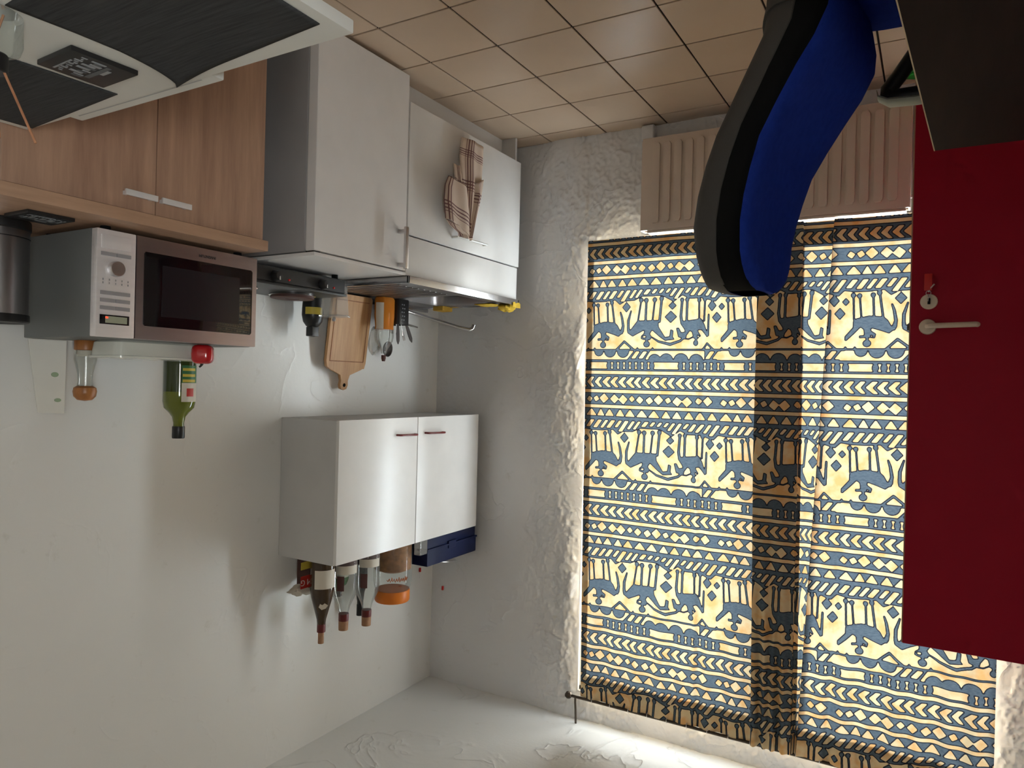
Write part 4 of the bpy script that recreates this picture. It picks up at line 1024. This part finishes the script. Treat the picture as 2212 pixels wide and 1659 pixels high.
for z, split in ((1.150, True), (1.128, True), (1.106, False), (.992, True)):
    if split:
        obj('button', MB().box(XP - .003, XP + .002, PYa, (PYa + PYb) / 2 - .001, z - .0055, z + .0055, .001), 'grey_button', cp)
        obj('button', MB().box(XP - .003, XP + .002, (PYa + PYb) / 2 + .001, PYb, z - .0055, z + .0055, .001), 'grey_button', cp)
    else: obj('button', MB().box(XP - .003, XP + .002, PYa, PYb, z - .0055, z + .0055, .001), 'grey_button', cp)
for k in range(5):
    for j in range(2): obj('printed_mark', MB().box(XP - .0008, XP + .001, PYa + .006 + k * .019, PYa + .009 + k * .019, 1.064 + j * .010, 1.070 + j * .010), 'grey_button', cp)
obj('dial', MB().lathe([(.023, XP), (.0225, XP - .016), (.021, XP - .018), (0, XP - .018)], (0, -.862, 1.034), 28, 'x'), 'satin_chrome', cp)
obj('door_release', MB().box(XP - .003, XP + .002, PYa, PYb, .936, .976, .003), 'steel_panel', cp)
for x in (.28, .58):
    for y in (MY0 + .05, MY1 - .05): obj('foot', MB().lathe([(.014, .904), (.014, MZ0 + .002)], (x, y, 0), 12), 'black_matte', mw)
# on the microwave
ZM = MZ1
pm = thing('pepper_mill', 'waisted clear mill with wooden base and knob on the microwave', 'mill', (.562, -.760, ZM))
c_ = (.562, -.760, 0)
obj('base', MB().lathe([(.0335, ZM), (.0345, ZM + .002), (.0345, ZM + .030), (.033, ZM + .032)], c_, 28), 'wood_mill', pm)
obj('glass_body', MB().lathe([(.031, ZM + .032), (.033, ZM + .045), (.0335, ZM + .062), (.028, ZM + .085), (.0225, ZM + .11), (.0215, ZM + .135), (.0235, ZM + .150)], c_, 28), 'clear_glass', pm)
obj('spindle', MB().tube([(.562, -.760, ZM + .03), (.562, -.760, ZM + .15)], .0035, 8), 'satin_chrome', pm)
obj('peppercorns', MB().lathe([(.026, ZM + .033), (.027, ZM + .045), (.022, ZM + .052)], c_, 20), 'label_cream', pm)
obj('knob', MB().lathe([(.024, ZM + .150), (.033, ZM + .156), (.0355, ZM + .168), (.033, ZM + .184), (.022, ZM + .196), (0, ZM + .200)], c_, 28), 'wood_mill', pm)
dz = thing('baking_dish', 'pale ceramic baking dish standing on top of the microwave', 'dish', (.42, -.638, ZM))
def rr(cx, cy, hx, hy, z, e=.35, n=40): return [(cx + hx * math.copysign(abs(math.cos(a)) ** e, math.cos(a)), cy + hy * math.copysign(abs(math.sin(a)) ** e, math.sin(a)), z) for a in [2 * PI * (k + .5) / n for k in range(n)]]
obj('bowl', MB().loops([rr(.42, -.638, .078, .140, ZM), rr(.42, -.638, .084, .147, ZM + .006), rr(.42, -.638, .090, .153, ZM + .050), rr(.42, -.638, .084, .147, ZM + .050), rr(.42, -.638, .076, .138, ZM + .010)]), 'ceramic', dz)
obj('rim', MB().loops([rr(.42, -.638, .088, .150, ZM + .048), rr(.42, -.638, .097, .160, ZM + .050), rr(.42, -.638, .097, .160, ZM + .056), rr(.42, -.638, .086, .148, ZM + .058)]), 'ceramic', dz)
rt = thing('red_pepper', 'small glossy red pepper on the front edge of the microwave', 'pepper', (.288, -.520, ZM))
rings = []
for j in range(1, 12):
    th = PI * j / 12; rings.append([(.288 + .038 * math.sin(th) ** .5 * (1 + .07 * math.cos(4 * a)) * math.cos(a), -.520 + .038 * math.sin(th) ** .5 * (1 + .07 * math.cos(4 * a)) * math.sin(a), ZM + .034 - .033 * math.copysign(abs(math.cos(th)) ** .6, math.cos(th))) for a in [2 * PI * k / 32 for k in range(32)]])
obj('body', MB().loops(rings), 'red_gloss', rt)
obj('stem', MB().tube([(.288, -.520, ZM + .062), (.290, -.524, ZM + .072), (.294, -.528, ZM + .078)], [.006, .004, .003], 8), 'black_plastic', rt)
ob = thing('oil_bottle', 'green olive oil bottle with black cap behind the red pepper', 'bottle', (.578, -.402, ZM))
c_ = (.578, -.402, 0)
obj('glass', MB().lathe([(.052, ZM), (.056, ZM + .008), (.057, ZM + .03), (.057, ZM + .168)], c_, 32), 'oil_dark', ob)
obj('shoulder', MB().lathe([(.057, ZM + .168), (.057, ZM + .205), (.053, ZM + .228), (.036, ZM + .246), (.024, ZM + .262), (.019, ZM + .285), (.019, ZM + .300)], c_, 32), 'oil_light', ob)
obj('cap', MB().lathe([(.0215, ZM + .298), (.0225, ZM + .302), (.0225, ZM + .340), (.021, ZM + .343), (0, ZM + .343)], c_, 22), 'black_plastic', ob)
arc = lambda r, a0, a1, h0, h1: MB().grid([[(.578 + r * math.cos(math.radians(a)), -.402 + r * math.sin(math.radians(a)), ZM + h) for a in np.linspace(a0, a1, 10)] for h in (h0, h1)])
obj('label', arc(.0577, 135, 208, .135, .205), 'label_cream', ob)
obj('label_picture', arc(.0581, 160, 190, .155, .185), 'label_red', ob)
obj('label_band', arc(.0577, 135, 208, .07, .135), 'label_green', ob)
for h in (.080, .102, .122): obj('label_lettering', arc(.0581, 150, 205, h, h + .010), 'label_yellow', ob)
pc = thing('paper_card', 'pale printed card leaning on the wall behind the pepper mill', 'card', (.60, -.77, ZM))
obj('sheet', MB().prism([(-.090, 0), (.030, 0), (.028, .245), (-.055, .240)], 'x', .66 - .60, .6625 - .60, 0), 'paper', pc, local=True)
obj('green_mark', MB().lathe([(.012, -.0005), (.012, .0004)], (.0595, -.005, .115), 12, 'x', sx=1, sy=.7), 'pale_green', pc, local=True)
obj('green_mark', MB().lathe([(.011, -.0005), (.011, .0004)], (.0595, .006, .200), 12, 'x', sx=1, sy=.6), 'pale_green', pc, local=True)
pc.location = (.60, -.80, ZM)
cn = thing('canister', 'brushed steel canister with black lid beside the microwave', 'canister', (.50, -1.065, .904))
c_ = (.50, -1.065, 0)
obj('body', MB().lathe([(.088, .930), (.0885, .932), (.0885, 1.180), (.088, 1.182)], c_, 40), 'steel_dark', cn)
obj('base_ring', MB().lathe([(.090, .904), (.0915, .908), (.0915, .930), (.0885, .934)], c_, 40), 'black_plastic', cn)
obj('lid', MB().lathe([(.0905, 1.178), (.0915, 1.182), (.0915, 1.198), (.088, 1.202), (.080, 1.198), (.02, 1.196), (0, 1.196)], c_, 40), 'black_plastic', cn)
obj('inner_band', MB().lathe([(.0895, .955), (.0895, .958)], c_, 40, cap=False), 'black_plastic', cn)

def trivet(label, cx, cy, z, rot, sz=.130):
    t = thing('trivet', label, 'trivet', (cx, cy, z), rot, 'black square trivets')
    obj('slab', MB().box(-sz / 2, sz / 2, -sz / 2, sz / 2, 0, .010, .002), 'black_plastic', t, local=True)
    r = random.Random(4); mb = MB(); mb2 = MB()
    for k in range(11):
        x0 = -.050 + .0095 * k; w = r.uniform(.004, .009); y0 = r.uniform(-.01, .0); y1 = y0 + r.uniform(.012, .028)
        (mb if k % 3 else mb2).box(x0, x0 + w, y0, y1, .0098, .0106)
        mb.box(x0 + .002, x0 + .002 + w * .7, .027 + .003 * (k % 2), .034 + .004 * (k % 3), .0098, .0106)
    mb.box(-.048, .020, .040, .044, .0098, .0106); mb2.box(-.040, .045, -.022, -.012, .0098, .0105); mb.box(.000, .03, -.030, -.022, .0098, .0106)
    obj('silver_print', mb, 'silver_print', t, local=True); obj('grey_print', mb2, 'silver_print_dark', t, local=True)
    return t
trivet('black square trivet with silver print on the wooden cabinet beside the canister', .318, -1.032, .904, math.radians(90), .125)

# ================================================================== WHITE TABLE
TZ = .726
tb = thing('table', 'white table with dark placemats in front of the wooden cabinet', 'table', (-.40, -1.55, 0))
obj('table_top', MB().box(-.957, .150, -2.02, -1.150, TZ - .024, TZ, .003), 'table_white', tb)
obj('leaf_lip', MB().box(-.560, -.030, -1.152, -1.112, TZ - .030, TZ - .006, .004), 'table_white', tb)
obj('leaf_groove', MB().box(-.52, -.06, -1.138, -1.135, TZ - .0062, TZ - .0055), 'gasket', tb)
obj('apron', MB().box(-.90, .09, -1.22, -1.20, TZ - .10, TZ - .024).box(-.90, .09, -1.97, -1.95, TZ - .10, TZ - .024).box(-.90, -.88, -1.95, -1.22, TZ - .10, TZ - .024).box(.07, .09, -1.95, -1.22, TZ - .10, TZ - .024), 'table_white', tb)
for x in (-.89, .08):
    for y in (-1.96, -1.21): obj('leg', MB().box(x - .025, x + .025, y - .025, y + .025, 0, TZ - .024, .004), 'table_white', tb)
def placemat(label, P, z, curl):
    """P four corners (x,y): a-b far edge, d-c near edge"""
    a, b, c, d = [Vector((*p, 0)) for p in P]; n, m_ = 36, 26; top = []
    for i in range(n + 1):
        row = []
        for j in range(m_ + 1):
            s, t = i / n, j / m_; p = (a * (1 - s) + b * s) * (1 - t) + (d * (1 - s) + c * s) * t; p.x -= (.024 if curl else 0) * math.sin(PI * t ** .5) * s ** 4
            zz = z + .0006 + .0012 * math.sin(s * 9 + 1) * math.sin(t * 7) ** 2 + curl * max(0, (s - .62) / .38) ** 2 * max(0, 1 - t * 2.4) ** 1
            row.append((p.x, p.y, zz + .0012))
        top.append(row)
    o = obj('placemat', MB().grid(top), 'mat_cloth'); s_ = o.modifiers.new('thickness', 'SOLIDIFY'); s_.thickness = .002; s_.offset = -1
    tag(o, label, 'placemat', 'dark placemats on the white table')
placemat('dark grey woven placemat with a lifted corner near the white table end', [(-.930, -1.205), (-.478, -1.165), (-.500, -1.500), (-.945, -1.53)], TZ, .012)
placemat('dark grey woven placemat under the reed diffuser sticks', [(-.297, -1.183), (.120, -1.153), (.140, -1.47), (-.275, -1.495)], TZ, .0)
trivet('black square trivet with silver print between the placemats on the table', -.388, -1.298, TZ, math.radians(182), .130)
rd_ = thing('reed_diffuser', 'glass reed diffuser with black collar and sticks on the white table', 'diffuser', (-.462, -1.500, TZ))
c_ = (-.462, -1.500, 0)
obj('jar', MB().lathe([(.036, TZ + .001), (.043, TZ + .006), (.044, TZ + .055), (.040, TZ + .068), (.024, TZ + .076), (.020, TZ + .078)], c_, 30), 'jar_glass', rd_)
obj('collar', MB().lathe([(.0215, TZ + .074), (.023, TZ + .076), (.023, TZ + .104), (.021, TZ + .106), (.012, TZ + .106)], c_, 24), 'black_plastic', rd_)
for dx, dy, h in ((-.004, .012, .215), (-.055, .045, .222), (.03, -.03, .21), (.045, .01, .215)):
    obj('stick', MB().tube([(-.462 - dx * .35, -1.500 - dy * .35, TZ + .006), (-.462 + dx, -1.500 + dy, TZ + h)], .0022, 7), 'reed', rd_)

# ================================================================== DARK DESK
dk = thing('desk', 'dark brown desk top in the corner beside the red door', 'desk', (-2.25, -.8, 0))
top = [(-2.60, .010), (-1.852, .006), (-1.800, -.84), (-1.762, -1.46), (-2.60, -1.46)]
obj('desk_top', MB().prism(top, 'z', .701, .7255, .001), 'dark_desk', dk)
obj('edge_band', MB().prism([(-1.852, .0075), (-1.8495, .0075), (-1.7600, -1.46), (-1.7622, -1.46)], 'z', .7015, .7258), 'edge_cream', dk)
for x, y in ((-2.55, -.04), (-1.93, -.04), (-2.55, -1.41), (-1.83, -1.41)): obj('leg', MB().box(x - .022, x + .022, y - .022, y + .022, 0, .701, .003), 'black_plastic', dk)

# ================================================================== OFFICE CHAIR
ch = thing('office_chair', 'blue upholstered office chair with dark grey shell turned towards the desk', 'chair', (-1.820, -.474, 0), math.radians(186))
# local: +x faces forward, +y is the side nearest the camera
def xc(z): return np.interp(z, [.50, .56, .64, .74, .84, .93, 1.00, 1.06, 1.13], [-.205, -.205, -.220, -.270, -.322, -.348, -.358, -.358, -.352])
def hw_(z):
    w = np.interp(z, [.50, .60, .72, .95, 1.13], [.205, .222, .222, .205, .185])
    tt = max(0, (z - 1.03) / .10); return w * (1 - min(1, tt) ** 2.6) ** .5 if tt < 1 else .004
def back_ring(z, f0, f1, shrink, n=40, bulge=.0, conc=.035):
    w = max(.006, hw_(z) - shrink); x = xc(z); ring = []
    for k in range(n):
        a = 2 * PI * k / n; c, s = math.cos(a), math.sin(a)
        yy = w * math.copysign(abs(s) ** .55, s); t_ = math.copysign(abs(c) ** .5, c)
        base = x + (f1 if t_ > 0 else f0) * abs(t_) + (0)
        ring.append((base + conc * (yy / .22) ** 2, yy, z))
    return ring
zs = [.475, .485, .50, .54, .58, .62, .67, .72, .78, .84, .90, .95, 1.0, 1.03, 1.06, 1.085, 1.105, 1.118, 1.126]
obj('backrest', MB().loops([back_ring(z, -.004, .078 + (.026 * math.exp(-((z - .62) / .09) ** 2)), .012) for z in zs]), 'blue_fabric', ch, local=True)
obj('side_shade', MB().loops([back_ring(z, -.002, .064 + (.022 * math.exp(-((z - .62) / .09) ** 2)), -.001) for z in zs]), 'black_matte', ch, local=True)  # black layer standing in for shade on the near side of the cushion
zs2 = [.47, .48, .50, .56, .60, .64, .70, .76, .82, .88, .94, 1.0, 1.03, 1.06, 1.085, 1.100, 1.112, 1.118]
obj('back_shell', MB().loops([back_ring(z, -.060 + .015 * max(0, (z - 1.0) / .12), .006, -.003) for z in zs2]), 'grey_shell', ch, local=True)
zs3 = [.40, .41, .44, .50, .56, .595, .605]
obj('shell_skirt', MB().loops([back_ring(max(z, .5), -.080, .002, -.006)[:] if False else [(p[0], p[1], z) for p in back_ring(max(z, .5), -.066, .000, -.007)] for z in zs3]), 'grey_shell', ch, local=True)
seat = [[(.03 + .245 * math.copysign(abs(math.cos(a)) ** .55, math.cos(a)) * s, .235 * math.copysign(abs(math.sin(a)) ** .55, math.sin(a)) * s, z) for a in [2 * PI * (k + .5) / 44 for k in range(44)]] for z, s in ((.425, .90), (.435, .97), (.465, 1.0), (.495, .985), (.508, .93), (.512, .75))]
obj('seat', MB().loops(seat), 'blue_fabric', ch, local=True)
obj('seat_pan', MB().loops([[(.03 + .225 * math.copysign(abs(math.cos(a)) ** .55, math.cos(a)), .215 * math.copysign(abs(math.sin(a)) ** .55, math.sin(a)), z) for a in [2 * PI * (k + .5) / 44 for k in range(44)]] for z in (.395, .428)]), 'black_plastic', ch, local=True)
obj('back_bar', MB().tube([(-.06, 0, .39), (-.22, 0, .39), (-.275, 0, .43), (-.285, 0, .60)], .022, 10, .5, (1, 0, 0)), 'black_plastic', ch, local=True)
obj('column', MB().lathe([(.030, .10), (.030, .25), (.018, .255), (.018, .40)], (0, 0, 0), 18), 'black_plastic', ch, local=True)
for k in range(5):
    a = 2 * PI * k / 5 + .3; c, s = math.cos(a), math.sin(a)
    lg = obj('leg', MB().tube([(.02 * c, .02 * s, .115), (.18 * c, .18 * s, .095), (.30 * c, .30 * s, .075)], [.028, .022, .016], 10), 'black_plastic', ch, local=True)
    obj('castor', MB().lathe([(.026, -.014), (.028, -.010), (.028, .010), (.026, .014)], (0.30 * c, .30 * s, .028), 16, 'y').tube([(.30 * c, .30 * s, .03), (.30 * c, .30 * s, .075)], .008, 8), 'black_plastic', lg, local=True)
for s in (-1, 1):
    y = .300 * s
    path = [(px - .058, py, pz - (.036 if pz > .45 else 0)) for px, py, pz in [(.13, y * .82, .415), (.105, y, .43), (.080, y, .47), (.025, y, .560), (-.020, y, .625), (-.042, y, .652), (-.044, y, .664), (-.030, y, .671), (.01, y, .673), (.10, y, .674), (.20, y, .674), (.235, y, .665), (.243, y, .645), (.225, y, .58), (.19, y, .48), (.17, y * .82, .415)]]
    ar = obj('armrest', MB().tube(path, .019, 12, .85, (0, 1, 0)), 'black_plastic', ch, local=True)
    pad = [[(xx - .058, y + .024 * math.cos(a) * sc, zz - .036 + .009 * math.sin(a) * sc) for a in [2 * PI * k / 14 for k in range(14)]] for xx, zz, sc in ((-.066, .650, .35), (-.062, .668, .8), (-.04, .682, 1), (.02, .688, 1), (.12, .690, 1), (.22, .688, .9), (.245, .680, .4))]
    obj('arm_pad', MB().loops(pad), 'arm_pad', ar, local=True)

# ================================================================== BROOM on the floor behind the chair
br = thing('dustpan', 'bright green dustpan on the floor by the radiator end', 'dustpan', (-1.80, 1.26, 0))
obj('pan', MB().loops([[(-1.668, 1.322, .004), (-1.80, 1.16, .004), (-2.0, 1.25, .004), (-1.86, 1.41, .004)], [(-1.662, 1.322, .014), (-1.80, 1.152, .045), (-2.005, 1.25, .045), (-1.86, 1.415, .018)]]), 'green_plastic', br)
obj('handle', MB().tube([(-1.92, 1.20, .035), (-2.02, 1.10, .05), (-2.08, 1.04, .05)], .012, 10), 'green_plastic', br)
obj('ridge', MB().tube([(-1.70, 1.325, .020), (-1.84, 1.17, .052)], .005, 8), 'green_plastic', br)
